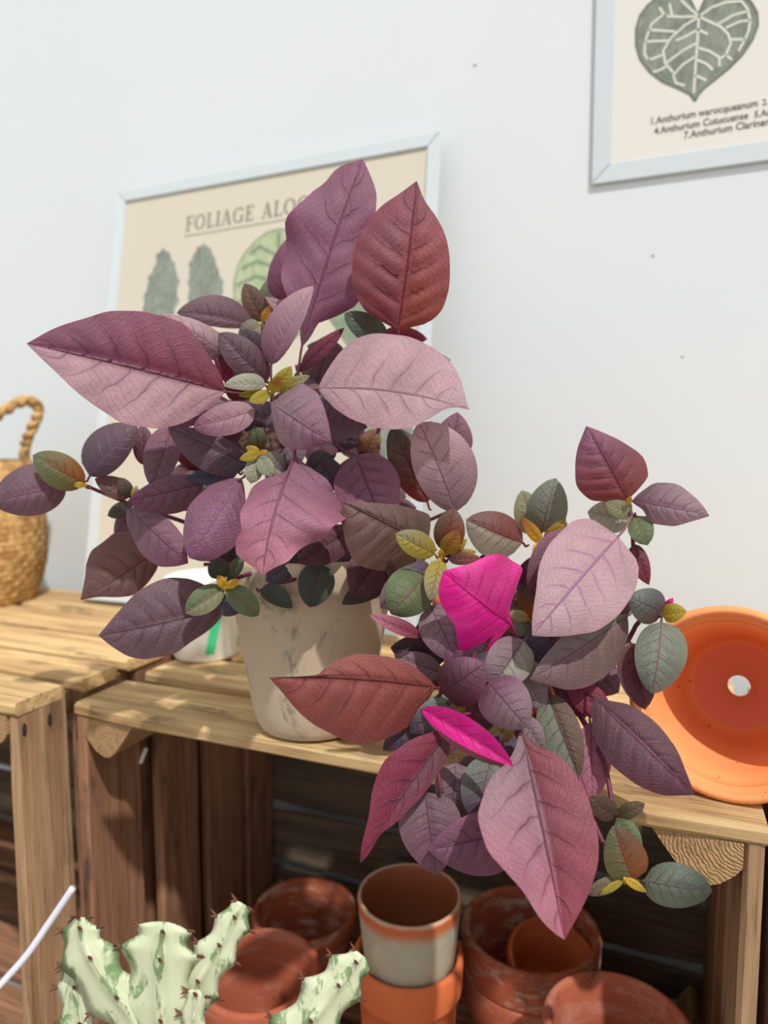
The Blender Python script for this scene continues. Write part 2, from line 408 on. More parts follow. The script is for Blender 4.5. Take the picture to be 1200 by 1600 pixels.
# serif capitals
def ring(cx, cz, rx, rz, a0, a1, thick, thin, n=18):
    pts = [(cx + rx * math.cos(a0 + (a1 - a0) * k / n), cz + rz * math.sin(a0 + (a1 - a0) * k / n)) for k in range(n + 1)]
    wd = [thin + (thick - thin) * abs(math.cos(a0 + (a1 - a0) * k / n)) for k in range(n + 1)]
    return (pts, wd)
TK, TN, SF = .17, .07, .06
def glyph(ch):
    st = lambda x, a=0, b=1, w=TK: ([(x, a), (x, b)], w)
    hz = lambda x0, x1, z, w=TN: ([(x0, z), (x1, z)], w)
    if ch == 'F': return .62, [st(.16), hz(.02, .58, .965), hz(.16, .44, .52), hz(.02, .32, .03), st(.56, .74, 1, .06), st(.43, .4, .64, .06)]
    if ch == 'L': return .62, [st(.16), hz(.02, .32, .97), hz(.02, .58, .035), st(.56, 0, .26, .06)]
    if ch == 'I': return .34, [st(.16), hz(.02, .30, .97), hz(.02, .30, .03)]
    if ch == 'E': return .64, [st(.16), hz(.02, .58, .965), hz(.16, .44, .52), hz(.02, .6, .035), st(.56, .76, 1, .06), st(.43, .4, .64, .06), st(.58, 0, .24, .06)]
    if ch == 'O': return .86, [ring(.40, .5, .33, .47, 0, 2 * math.pi, TK, .06, 32)]
    if ch == 'A': return .78, [([(.36, .98), (.10, .03)], .07), ([(.36, .98), (.62, .03)], TK), hz(.2, .5, .33, .06), hz(0, .22, .03), hz(.48, .76, .03)]
    if ch == 'G': return .84, [ring(.42, .5, .34, .47, .7, 2 * math.pi - .75, TK, .06, 26), st(.66, .06, .42), hz(.52, .8, .44), st(.68, .72, .95, .06)]
    if ch == 'C': return .78, [ring(.42, .5, .34, .47, .7, 2 * math.pi - .7, TK, .06, 26), st(.68, .7, .95, .06)]
    if ch == 'S': return .6, [([(.5, .78), (.44, .92), (.28, .97), (.12, .88), (.1, .7), (.24, .56), (.4, .46), (.5, .3), (.46, .12), (.3, .03), (.14, .06), (.07, .24)], [.06, .06, .07, .1, .14, .17, .17, .14, .1, .07, .06, .06])]
    return .4, []
def caption(text, parent, a, b_dir, height, y, mat, gap=.08):
    x = 0; n = 0
    for ch in text:
        adv, ls = glyph(ch)
        if ls:
            lines = [([(a[0] + (x + q[0]) * height * b_dir[0] - q[1] * height * b_dir[1], a[1] + (x + q[0]) * height * b_dir[1] + q[1] * height * b_dir[0]) for q in pts], [v * height for v in wd] if isinstance(wd, list) else wd * height) for pts, wd in ls]
            strips('letter', lines, mat, parent, y)
        x += adv + gap
    return x * height
a = loc1(290, 362); b = loc1(462, 333); c_ = loc1(291, 345)
dirv = Vector((b[0] - a[0], b[1] - a[1])).normalized()
hh = .0172
wtot = caption('FOLIAGE ALO', p1, (0, 0), (1, 0), 1.0, 0, INK)  # measure
for o in [o for o in p1.children if o.name.startswith('letter')]: bpy.data.objects.remove(o)
hh = (Vector(b) - Vector(a)).length / (wtot - .1)
wl = caption('FOLIAGE ALOCASIA', p1, a, dirv, hh, y1 - .0004, INK)
strips('underline', [([(a[0] - .002, a[1] - .007), (a[0] + dirv.x * wl, a[1] - .007 + dirv.y * wl)], .0014)], INK, p1, y1 - .0004)
def leafprint(parent, loc, yy, pix, fill, veins, vm, wd=.0016, edge=None, nm='printed_leaf'):
    pts = [loc(*q) for q in pix]
    flat(nm, pts, fill, parent, yy - .0003)
    if edge: strips('printed_edge', [(pts + [pts[0]], .0022)], edge, parent, yy - .0005)
    if veins: strips('printed_veins', [([loc(*q) for q in v], wd) for v in veins], vm, parent, yy - .0006)
def jag(pts, amp=2.0):
    out = []
    for i, (x, y) in enumerate(pts):
        out.append((x, y))
        x1, y1_ = pts[(i + 1) % len(pts)]
        out.append(((x + x1) / 2 - (y1_ - y) * .13, (y + y1_) / 2 + (x1 - x) * .13))
    return out
leafprint(p1, loc1, y1, jag([(255, 387), (266, 395), (274, 412), (276, 424), (282, 440), (277, 455), (281, 470), (272, 492), (268, 520), (235, 520), (222, 486), (224, 462), (230, 448), (231, 432), (240, 420), (244, 398)]), PRG,
          [[(256, 392), (266, 440), (262, 510)], [(266, 440), (240, 434)], [(265, 455), (232, 462)], [(266, 448), (278, 436)], [(265, 470), (228, 488)]], PRV2)
leafprint(p1, loc1, y1, jag([(319, 380), (330, 388), (337, 404), (341, 420), (350, 440), (349, 456), (344, 480), (330, 520), (292, 520), (290, 484), (294, 462), (293, 440), (296, 426), (294, 412), (302, 398), (308, 386)]), PRG,
          [[(320, 384), (312, 440), (302, 515)], [(312, 440), (340, 424)], [(310, 455), (346, 450)], [(312, 445), (295, 425)], [(308, 475), (338, 480)]], PRV2)
leafprint(p1, loc1, y1, [(366, 470), (366, 440), (372, 415), (384, 394), (400, 376), (418, 363), (436, 358), (456, 360), (476, 372), (492, 392), (500, 420), (500, 450), (494, 480), (470, 520), (440, 545), (410, 540), (385, 520), (372, 495)], PRL,
          [[(436, 362), (436, 440), (434, 535)], [(436, 400), (405, 385), (390, 398)], [(436, 420), (402, 408), (378, 420)], [(436, 440), (400, 432), (370, 446)], [(436, 462), (400, 460), (370, 474)], [(436, 400), (470, 385)], [(436, 425), (485, 410)], [(436, 450), (494, 440)], [(436, 480), (488, 475)], [(436, 490), (395, 500)]], PRD, .0055, PRD)
leafprint(p1, loc1, y1, [(520, 400), (560, 370), (600, 390), (610, 450), (590, 520), (545, 545), (515, 500), (508, 450)], PRD, [[(560, 375), (556, 540)]], PRV2)
# lower rows of the same print, hidden behind the foliage for the most part
leafprint(p1, loc1, y1, [(560, 640), (620, 625), (650, 680), (630, 760), (580, 770), (552, 700)], PRG, [[(610, 630), (600, 768)]], PRV2)
# poster hung on the wall, upper right
bl = on_y(924, 291, WY - .0006)
M2 = Matrix.Translation(bl) @ Matrix.Rotation(math.radians(-.2), 4, 'Y')
p2, loc2, y2 = poster('framed anthurium leaf poster hung high on the white wall at right', .485, .64, .0225, .0045, PAPER2, M2)
an = [(1086, 158), (1078, 147), (1060, 138), (1036, 128), (1015, 112), (1000, 92), (994, 70), (994, 45), (1000, 24), (1012, 8), (1030, -6), (1052, -14), (1074, -10), (1088, 20), (1092, 20), (1106, -12), (1130, -18), (1156, -10), (1174, 4), (1183, 20), (1184, 40), (1176, 62), (1160, 86), (1140, 106), (1118, 124), (1100, 138), (1092, 147)]
vn = [[(1092, 24), (1090, 60), (1087, 100), (1084, 146)], [(1090, 28), (1070, 40), (1048, 60), (1036, 80), (1040, 100), (1052, 114)], [(1090, 26), (1064, 27), (1034, 25), (1018, 38), (1014, 48)], [(1090, 24), (1076, 12), (1064, 0)], [(1088, 68), (1066, 80), (1042, 98)],
      [(1087, 88), (1066, 102), (1052, 118), (1056, 130), (1070, 134)], [(1088, 48), (1070, 58), (1056, 64)], [(1056, 50), (1030, 48), (1014, 47)], [(1044, 64), (1018, 65), (1008, 66)], [(1036, 86), (1020, 92), (1012, 94)], [(1014, 48), (1008, 66), (1007, 84), (1014, 96)], [(1042, 104), (1026, 112), (1020, 112)],
      [(1092, 26), (1108, 34), (1126, 42), (1138, 54), (1142, 68), (1134, 86), (1126, 92)], [(1092, 26), (1112, 12), (1134, 4), (1158, 2), (1168, 14), (1172, 32)], [(1122, 38), (1146, 24), (1168, 18)], [(1134, 44), (1156, 34), (1172, 32)], [(1142, 62), (1164, 62)], [(1172, 32), (1170, 48), (1164, 62), (1154, 80)], [(1090, 75), (1108, 80), (1124, 90), (1124, 104)], [(1089, 94), (1104, 100), (1114, 110)], [(1134, 86), (1144, 94)], [(1040, 26), (1030, 12)], [(1050, 24), (1046, 6)], [(1090, 46), (1106, 54)], [(1086, 118), (1104, 126)]]
leafprint(p2, loc2, y2, an, PRG, vn, PRV, .0026, PRE, 'printed_anthurium_leaf')
def textline(parent, body, a, b, y, mat):
    cu = bpy.data.curves.new('caption', 'FONT'); cu.body = body; cu.size = 1; cu.shear = 0.0; cu.resolution_u = 3; cu.offset = 0.012
    tmp = bpy.data.objects.new('caption_tmp', cu); COL.objects.link(tmp)
    bpy.context.view_layer.update()
    me = bpy.data.meshes.new_from_object(tmp.evaluated_get(bpy.context.evaluated_depsgraph_get()))
    xs = [v.co.x for v in me.vertices]
    L = Vector((b[0] - a[0], b[1] - a[1])); s = L.length / max(xs); dx, dz = L.normalized()
    for v in me.vertices:
        x, z = v.co.x * s, v.co.y * s * 1.12
        v.co = (a[0] + x * dx - z * dz, y, a[1] + x * dz + z * dx)
    bpy.data.objects.remove(tmp)
    me.materials.append(mat); o = bpy.data.objects.new('caption_line', me); COL.objects.link(o); o.parent = parent
    return o
textline(p2, '1.Anthurium warocqueanum', loc2(1015, 195), loc2(1184, 166), y2 - .0004, INKD)
textline(p2, '2.', loc2(1191, 165), loc2(1200, 163), y2 - .0004, INKD)
textline(p2, '4.Anthurium Cutucuense', loc2(1022, 210), loc2(1169, 185), y2 - .0004, INKD)
textline(p2, '5.Anthurium', loc2(1178, 184), loc2(1252, 172), y2 - .0004, INKD)
textline(p2, '7.Anthurium Clarinervium', loc2(1068, 217), loc2(1232, 190), y2 - .0004, INKD)

# ------------------------------------------------------------------ pots
def pot_prof(Rr, H, rb, rim, th=.0055, hole=.0, lip=.003):
    # closed profile outer -> rim -> inner; Rr outer rim radius, rb outer base radius
    r_at = lambda z: rb + (Rr - lip - rb) * z / H
    pr = [(max(hole, .0005), 0), (rb - .004, 0), (rb, .003)]
    for k in range(1, 6): z = (H - rim) * k / 6; pr.append((r_at(z), z))
    pr += [(r_at(H - rim), H - rim - .001), (Rr - .0015, H - rim + .0005), (Rr - .001, H - rim + .003), (Rr, H - .004), (Rr - .0015, H - .001), (Rr - .004, H), (Rr - th, H - .001), (Rr - th - .0015, H - .004)]
    pr += [(Rr - th - .002, H - rim * .75), (r_at(H - rim) - th, H - rim * 1.05)]
    for k in range(5, 0, -1): z = (H - rim) * k / 6; pr.append((r_at(z) - th, z + .001))
    pr += [(rb - th - .001, .008), (rb - th - .005, .006), (max(hole, .0005), .006)]
    return pr
def pot(name, loc, Rr, H, rb, rim, mat, label, cat='pot', rot=None, hole=0.0, th=.0055, group=None, wob=.0):
    vs, fs = lathe(pot_prof(Rr, H, rb, rim, th, hole), 60, True, wob)
    o = mesh_obj(name, vs, fs, mat, None, loc)
    if rot is not None: o.rotation_euler = rot
    tag(o, label, cat, group)
    return o
FZ = .0145                                                   # inside floor of the crate
def pot_at(px, py, d, rpx, mat, label, base=.68, rim=.022, zb=FZ, **kw):
    c = P(px, py, d); r = rpx / F * d; H = c.z - zb
    return pot(kw.pop('name', 'terracotta_pot'), (c.x, c.y, zb), r, H, r * base, rim, mat, label, **kw), c, r, H
GRP = 'terracotta pots stored inside the middle crate'
oa, c, r, H = pot_at(638, 1484, .665, 86, CLAY, 'plain bright orange terracotta pot under the grey glazed pot', .72, .034, group=GRP)
# grey pot nested into the orange pot
ca = P(640, 1400, .655); ra = 82 / F * .655
gp_base = ca.z - .085
pr = [(.0005, 0), (ra * .80, 0), (ra * .83, .003), (ra * .93, .05), (ra * .985, .074), (ra, .082), (ra * .985, .085), (ra * .93, .085), (ra * .90, .081), (ra * .86, .06), (ra * .74, .008), (.0005, .007)]
vs, fs = lathe(pr, 60)
GLAZE = NT('grey_glaze_rust_rim'); _o = GLAZE.obj(); _s = GLAZE.add('ShaderNodeSeparateXYZ'); GLAZE.link(_o, _s.inputs[0])
_n = GLAZE.noise(_o, 60, 4); _z = GLAZE.math('ADD', _s.outputs[2], GLAZE.math('MULTIPLY', _n, .006))
_r = GLAZE.math('POWER', GLAZE.math('ADD', GLAZE.math('MULTIPLY', _s.outputs[0], _s.outputs[0]), GLAZE.math('MULTIPLY', _s.outputs[1], _s.outputs[1])), .5)
_body = GLAZE.mix(_n, lin((190, 180, 156)), lin((166, 158, 136)))
_c = GLAZE.mix(GLAZE.smooth(_z, .068, .082), _body, lin((190, 98, 52)))
_c = GLAZE.mix(GLAZE.smooth(_z, .084, .0885), _c, lin((196, 166, 140)))
_in = GLAZE.math('MULTIPLY', GLAZE.math('LESS_THAN', _r, GLAZE.math('MULTIPLY', ra, GLAZE.math('ADD', .785, GLAZE.math('MULTIPLY', _s.outputs[2], 1.65)))), GLAZE.math('GREATER_THAN', _s.outputs[2], .0065))
_c = GLAZE.mix(GLAZE.math('MULTIPLY', _in, GLAZE.math('LESS_THAN', _s.outputs[2], .0845)), _c, lin((150, 84, 52)))
GLAZE.set(.5, .35, _c)
tag(mesh_obj('glazed_pot', vs, fs, GLAZE.m, None, (c.x + .001, c.y, gp_base)), 'grey glazed pot with rusty rim sitting in an orange terracotta pot', 'pot')
ob, c, r, H = pot_at(829, 1446, .73, 107, CLAYO, 'weathered whitish terracotta pot, upper of the nested stack right of grey pot', .76, .042, zb=.075, th=.007, group=GRP)
PB = (c, r)
pot('terracotta_pot', (c.x + .002, c.y, FZ), r * 1.01, .118, r * .76, .036, CLAYR, 'worn terracotta pot under the whitish pot of the nested stack', group=GRP, th=.007)
# small orange pot tipped over inside
sp = Vector((c.x + .010, c.y - .004, .096))
pot('small_terracotta_pot', sp, r * .66, .068, r * .46, .016, CLAY, 'small clean orange terracotta saucer pot tipped inside the weathered pot', rot=(math.radians(14), math.radians(16), 0), group=GRP, th=.004)
pot_at(966, 1598, .555, 116, CLAYR, 'dark red terracotta pot at the front right inside the crate', .72, .03, th=.006, group=GRP)
pot_at(405, 1512, .69, 96, CLAYR, 'red brown terracotta pot with white stains behind the cactus', .74, .03, th=.007, group=GRP)
pot_at(476, 1418, .83, 82, CLAYO, 'dusty terracotta pot in the back left corner of the crate', .7, .02, th=.006, group=GRP)

# terracotta bowl lying on its side on the crate, mouth towards the viewer
d = ray(1130, 1257); cp = CAM + d * ((ZT - CAMZ) / d.z)        # where the rim touches the slat
Rr, Hh, rb = .0685, .122, .0440
tap = math.atan2(Rr - rb - .002, Hh)
el = tap + math.radians(.4)
az = Vector((CAM.x - cp.x - .07, CAM.y - cp.y - .52, 0)).normalized(); az = (Vector((-cp.x, -cp.y, 0)).normalized() + Vector((-.06, 0, 0))).normalized()
axis = az * math.cos(el) + Vector((0, 0, math.sin(el)))
rim_up = (Vector((0, 0, 1)) - axis * axis.z).normalized()
rimc = cp + rim_up * Rr
rimc.z += .0012; basec = rimc - axis * Hh
pp = pot_prof(Rr, Hh, rb, .019, .0055, .0088, .004)
ki = max(k for k, q in enumerate(pp) if abs(q[1] - (Hh - .004)) < 1e-6)
pp[ki + 1:ki + 1] = [(Rr - .0072, Hh - .007), (Rr - .0100, Hh - .0085), (Rr - .0102, Hh - .012)]
vs, fs = lathe(pp, 72)
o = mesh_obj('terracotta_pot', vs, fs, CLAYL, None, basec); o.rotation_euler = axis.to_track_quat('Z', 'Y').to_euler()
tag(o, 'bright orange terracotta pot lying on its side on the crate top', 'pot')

# ------------------------------------------------------------------ woven basket
def mat_straw():
    t = NT('seagrass_straw'); v = t.obj(); n = t.noise(v, 70, 4, .6, .5); m = t.noise(t.mapping(v, (1, 1, 2)), 160, 2)
    t.bump(t.math('ADD', n, m), .6, .002)
    return t.set(.8, .2, t.mix(t.smooth(n, .3, .7), lin((150, 108, 62)), lin((214, 174, 116))))
STRAW = mat_straw()
bz = ZT + .016
bs = empty('woven_basket', (-.975, .735, bz)); tag(bs, 'woven seagrass basket with looped handles standing on the left crate', 'basket')
def basket_wall(z0, z1, rf, n=112, rows=13, flip=0):
    vs, fs = [], []; m = rows * 4 + 1
    for k in range(m):
        q = k / (m - 1); z = z0 + (z1 - z0) * q
        for i in range(n):
            a = 2 * math.pi * i / n
            row = int(k / 4); bul = .0012 * abs(math.sin(math.pi * (k % 4) / 4)) + .0011 * math.sin(a * n / 4 + row * math.pi)
            rr = rf(q) + bul; vs.append((rr * math.cos(a), rr * math.sin(a), z))
    for k in range(m - 1):
        for i in range(n):
            j = (i + 1) % n; fs.append((k * n + i, k * n + j, (k + 1) * n + j, (k + 1) * n + i))
    return vs, fs
BC = Vector((-.975, .735, bz)); BVD = Vector((BC.x, BC.y, 0)).normalized()
def bask(px, py):                                            # point in the upright plane through the basket's axis, local to it
    d = ray(px, py); k = (BC - CAM).dot(BVD) / d.dot(BVD); return CAM + d * k - BC
RBK = Vector(bask(74, 850)[:2]).length; RTOP = Vector(bask(49, 720)[:2]).length
vs, fs = basket_wall(.001, .115, lambda q: RBK * (.80 + .20 * math.sin(min(1, q * 1.25 + .08) * math.pi / 2)))
mesh_obj('body', vs, fs, STRAW, bs)
vs, fs = disc(RBK * .82, .0015, 3, 40); mesh_obj('base', vs, fs, STRAW, bs)
vs, fs = basket_wall(.112, bask(47, 718).z, lambda q: RBK + (RTOP - RBK) * (.15 * q + .85 * q * q), rows=7)
mesh_obj('folded_collar', vs, fs, STRAW, bs)
for sgn in (1, -1):
    hp = [bask(*q) for q in ((36, 730), (38, 700), (42, 684), (52, 662), (59, 643), (52, 630), (34, 628), (10, 640), (-14, 656), (-36, 672), (-50, 690), (-58, 728))]
    if sgn < 0: hp = [Vector((-a_.x, -a_.y, a_.z)) + BVD * .0 for a_ in hp]
    off = BVD * (-.012 * sgn); hp = [a_ + off for a_ in hp]
    pts = smooth_path(hp, 8)
    # two twisted strands
    V_, F_ = [], []
    for ph in (0, math.pi):
        q = [p + Vector((0, .004 * math.cos(i * .55 + ph), .004 * math.sin(i * .55 + ph))) for i, p in enumerate(pts)]
        v, f = tube(q, .0058, 7); o_ = len(V_); V_ += v; F_ += [tuple(k + o_ for k in ff) for ff in f]
    mesh_obj('handle', V_, F_, STRAW, bs)

# ------------------------------------------------------------------ striped plastic tub behind the plant
WPL = mat_plain('white_plastic', (238, 236, 228), .35, .5, .02); GPL = mat_plain('mint_green_plastic', (70, 205, 140), .4, .5, .05)
tc = CAM + ray(322, 1022) * ((ZT - CAMZ) / ray(322, 1022).z); tz = ZT + .0005
tb = empty('plastic_tub', (tc.x, tc.y, tz)); tag(tb, 'white plastic tub with mint green stripes behind the purple plant', 'tub')
pr = [(.0005, 0), (.036, 0), (.038, .003), (.044, .085), (.046, .088), (.046, .095), (.043, .096), (.041, .088), (.035, .006), (.0005, .005)]
vs, fs = lathe(pr, 48); mesh_obj('body', vs, fs, WPL, tb)
for k in range(5):                                             # slanting green stripes printed around it
    V_, F_ = [], []
    for q in range(9):
        z = .010 + .07 * q / 8; r0 = .0386 + .006 * z / .085
        for da in (0, .26):
            a_ = 2 * math.pi * k / 5 + .3 + da + .35 * q / 8
            V_.append((r0 * math.cos(a_), r0 * math.sin(a_), z))
    F_ = [(2 * q, 2 * q + 1, 2 * q + 3, 2 * q + 2) for q in range(8)]
    mesh_obj('green_stripe', V_, F_, GPL, tb)

# ------------------------------------------------------------------ wire rod and white tag
WIRE = mat_plain('white_coated_wire', (214, 212, 222), .4, .5, .03)
wp = smooth_path([P(114, 1387, .40), P(78, 1440, .40), P(42, 1492, .398), P(0, 1540, .395), P(-40, 1590, .39), Vector((P(-90, 1660, .385).x, P(-90, 1660, .385).y, .12)), Vector((P(-120, 1700, .38).x, P(-120, 1700, .38).y, .001))], 6)
vs, fs = tube(wp, .0019, 10); tag(mesh_obj('wire_rod', vs, fs, WIRE), 'thin white coated wire leaning in front of the left crate post', 'wire')
on_x = lambda x, y, X: CAM + ray(x, y) * (X / ray(x, y).x)
tg = smooth_path([on_x(229, 1168, -.5155), on_x(224, 1180, -.5155), on_x(219, 1193, -.5155)], 4)
vs, fs = tube(tg, [.0012] + [.0024] * (len(tg) - 2) + [.0012], 8); tag(mesh_obj('plastic_clip', vs, fs, WPL), 'small white plastic clip on the inner left planks of the crate', 'clip')

# ------------------------------------------------------------------ foliage
PAL = dict(MV=(178, 144, 150), PU=(124, 80, 102), PR=(126, 68, 80), RD=(136, 62, 66), DK=(106, 84, 92), SL=(78, 68, 84), BR=(108, 80, 76), OL=(98, 78, 64),
           GR=(92, 112, 76), DG=(58, 72, 60), YG=(164, 150, 54), YE=(224, 178, 50), LG=(136, 140, 108), PK=(184, 116, 134), MG=(226, 40, 146), CR=(128, 46, 70),
           GM=(134, 112, 118), GG=(112, 124, 108), PG=(158, 160, 142), DR=(86, 48, 58), OB=(150, 92, 44), RB=(134, 72, 68), BK=(52, 42, 54), MM=(144, 92, 116))
VEIN = dict(YG=(170, 90, 50), YE=(190, 80, 40), GR=(140, 60, 84), LG=(150, 90, 100), PG=(140, 130, 120), OB=(150, 50, 40), MG=(170, 14, 88), GG=(130, 70, 100), DG=(84, 70, 80))
LR = random.Random(21)
def trace(b, m, t, out):
    """measured outline points -> half width along the midrib, one table for each side"""
    ta, tb = [], []; K = 60
    mid = [((1 - k / K) ** 2 * b[0] + 2 * k / K * (1 - k / K) * m[0] + (k / K) ** 2 * t[0], (1 - k / K) ** 2 * b[1] + 2 * k / K * (1 - k / K) * m[1] + (k / K) ** 2 * t[1]) for k in range(K + 1)]
    for (x, y) in out:
        k = min(range(K + 1), key=lambda i: (mid[i][0] - x) ** 2 + (mid[i][1] - y) ** 2)
        gx = mid[min(K, k + 1)][0] - mid[max(0, k - 1)][0]; gy = mid[min(K, k + 1)][1] - mid[max(0, k - 1)][1]; l = math.hypot(gx, gy)
        sd_ = ((x - mid[k][0]) * gy - (y - mid[k][1]) * gx) / l
        (ta if sd_ > 0 else tb).append((max(.015, min(.985, k / K)), abs(sd_)))
    def clean(T):
        T = sorted(T); o = [(0, 1.5)]
        for q in T:
            if q[0] - o[-1][0] < .025 and len(o) > 1: o[-1] = ((o[-1][0] + q[0]) / 2, max(o[-1][1], q[1]))
            else: o.append(q)
        return o + [(1, .6)]
    return clean(ta), clean(tb)
def interp(T, u):
    # monotone cubic through the measured widths
    n = len(T); k = 0
    while k < n - 2 and u > T[k + 1][0]: k += 1
    dl = lambda i: (T[i + 1][1] - T[i][1]) / max(1e-4, T[i + 1][0] - T[i][0])
    def m(i):
        if i == 0: return dl(0) * 1.4
        if i == n - 1: return dl(n - 2)
        a_, b_ = dl(i - 1), dl(i)
        return 0 if a_ * b_ <= 0 else 2 * a_ * b_ / (a_ + b_)
    h = max(1e-4, T[k + 1][0] - T[k][0]); x = min(1, max(0, (u - T[k][0]) / h))
    return max(.5, (2 * x ** 3 - 3 * x * x + 1) * T[k][1] + (x ** 3 - 2 * x * x + x) * h * m(k) + (3 * x * x - 2 * x ** 3) * T[k + 1][1] + (x ** 3 - x * x) * h * m(k + 1))
def leaf(parent, b, t, A, B, db, dt, ca, cb=None, ea=.22, eb=.22, bow=0.0, dz=0.006, prof=(.62, .80), wav=.0, pet=None, half=None, gloss=0, curl=0.0, vein=None, label=None, cup=-.24, quilt=.13, out=None):
    """one leaf blade: midrib from b to t (at view distances db, dt), half widths A | B, edges raised by ea | eb, arched by dz"""
    bx, by = b; tx, ty = t
    L = math.hypot(tx - bx, ty - by); dx, dy = (tx - bx) / L, (ty - by) / L
    nx, ny = dy, -dx
    mx, my = (bx + tx) / 2 + nx * bow, (by + ty) / 2 + ny * bow
    dm = (db + dt) / 2 - dz * 1.5
    size = max(L, A + B)
    nu = 30 if out else 22 if size > 110 else (14 if size > 55 else 8); nv = 8 if size > 110 else (6 if size > 55 else 4)
    base = P(bx, by, db)
    prof = (prof[0], .35 + .75 * prof[1])
    TA, TB = trace(b, (mx, my), t, out) if out else (None, None)
    peak = (prof[0] / (prof[0] + prof[1])); wn = peak ** prof[0] * (1 - peak) ** prof[1]
    ph = LR.uniform(0, 6.28); ph2 = LR.uniform(0, 6.28)
    vs, uvs, cols, vcs = [], [], [], []
    c1 = Vector(lin(PAL[ca] if isinstance(ca, str) else ca)); c2 = Vector(lin(PAL[cb or ca] if isinstance(cb or ca, str) else cb))
    jit = LR.uniform(.92, 1.1); c1 = c1 * jit; c2 = c2 * jit
    if vein: vc = Vector(lin(vein))
    elif isinstance(ca, str) and ca in VEIN: vc = Vector(lin(VEIN[ca]))
    else: vc = (c1 + c2) * .5 * .42 + Vector(lin((70, 24, 52))) * .35
    for i in range(nu + 1):
        u = i / nu
        uu = u ** 1.0
        qx = (1 - uu) ** 2 * bx + 2 * uu * (1 - uu) * mx + uu * uu * tx
        qy = (1 - uu) ** 2 * by + 2 * uu * (1 - uu) * my + uu * uu * ty
        qd = (1 - uu) ** 2 * db + 2 * uu * (1 - uu) * dm + uu * uu * dt - curl * max(0, uu - .6) ** 2
        gx = 2 * (1 - uu) * (mx - bx) + 2 * uu * (tx - mx); gy = 2 * (1 - uu) * (my - by) + 2 * uu * (ty - my)
        gl = math.hypot(gx, gy) or 1; ax, ay = gy / gl, -gx / gl
        p = P(qx, qy, qd); n = (CAM - p).normalized()
        s = (RIGHT * ax - UP * ay)
        wq = (max(u, 1e-4) ** prof[0] * max(1 - u, 0) ** prof[1]) / wn
        wq = max(wq, .012)
        for k in range(-nv, nv + 1):
            v = k / nv; av = abs(v)
            wpx = (interp(TA if v > 0 else TB, u) if out else (A if v > 0 else B) * wq) * (1 + (.05 * math.sin(9 * u + ph) + .035 * math.sin(21 * u + ph2)) * (wav / .1) * .6)
            w_ = wpx * qd / F; e = ea if v > 0 else eb
            q = (u - .20 * av ** 1.25) * 6.5; q += .055 * 6.5 if v > 0 else 0; fr = abs(q - math.floor(q) - .5) * 2
            h = w_ * (e * av + cup * av * av) + (A + B) * .5 * qd / F * (quilt * (1 - math.exp(-(fr / .30) ** 2)) * (1 - av * .8) * (1 - math.exp(-(av / .12) ** 2)) * wq)
            h += wav * w_ * math.sin(14 * u + ph + (2.1 if v > 0 else 0)) * av * av
            pos = p + s * (w_ * v) + n * h
            vs.append(pos - base); uvs.append((u, .5 + .5 * v))
            m = min(1, max(0, u * 1.15 - .05))
            c = c1.lerp(c2, m)
            if half and ((v > 0) == (half[0] == 'A')) and v != 0: c = Vector(lin(PAL[half[1]] if isinstance(half[1], str) else half[1])).lerp(c, .25)
            cols.append((*c, 1)); vcs.append((*vc, 1))
    W_ = 2 * nv + 1; fs = []
    for i in range(nu):
        for k in range(2 * nv):
            a0 = i * W_ + k; fs.append((a0, a0 + 1, a0 + W_ + 1, a0 + W_))
    # stalk
    nb = len(vs)
    r0 = max(.0007, min(.0020, (A + B) * .011 * db / F))
    if pet is None:
        e0 = P(bx - dx * L * .10, by - dy * L * .10, db + .006)
    else: e0 = P(*pet)
    mid = base.lerp(e0, .5) + Vector((0, 0, -.002))
    inn = P(bx + dx * L * .12, by + dy * L * .12, db * .88 + dm * .12 + .001)
    tv, tf = tube(smooth_path([e0, mid, base, inn], 3), [r0 * 1.25] * 7 + [r0, r0 * .8, r0 * .5], 6)
    vs += [x - base for x in tv]; fs += [tuple(k + nb for k in f) for f in tf]
    stc = c1 * .45 + Vector(lin((120, 36, 66))) * .4 if not (isinstance(ca, str) and ca in ('YG', 'YE')) else c1
    uvs += [(.27, .78)] * len(tv); cols += [(*stc, 1)] * len(tv); vcs += [(*stc, 1)] * len(tv)
    o = mesh_obj('leaf', vs, fs, LEAF, parent, base - parent.location)
    me = o.data
    uvl = me.uv_layers.new(name='UVMap')
    for lp in me.loops: uvl.data[lp.index].uv = uvs[lp.vertex_index]
    for nm, arr in (('pigment', cols), ('vein_pigment', vcs)):
        at = me.attributes.new(nm, 'FLOAT_COLOR', 'POINT'); at.data.foreach_set('color', [x for c in arr for x in c])
    at = me.attributes.new('gloss', 'FLOAT', 'POINT'); at.data.foreach_set('value', [float(gloss)] * len(vs))
    if label: o['label'] = label
    return o
STEM = mat_plain('wine_red_stem', (104, 44, 66), .5, .35, .15, 120)
def stem(parent, pts, r0=.0024, r1=.0014):
    q = smooth_path([P(*p) if not isinstance(p, Vector) else p for p in pts], 5); n = len(q)
    vs, fs = tube([x - q[0] for x in q], [r0 + (r1 - r0) * k / (n - 1) for k in range(n)], 8)
    return mesh_obj('stem', vs, fs, STEM, parent, q[0] - parent.location)

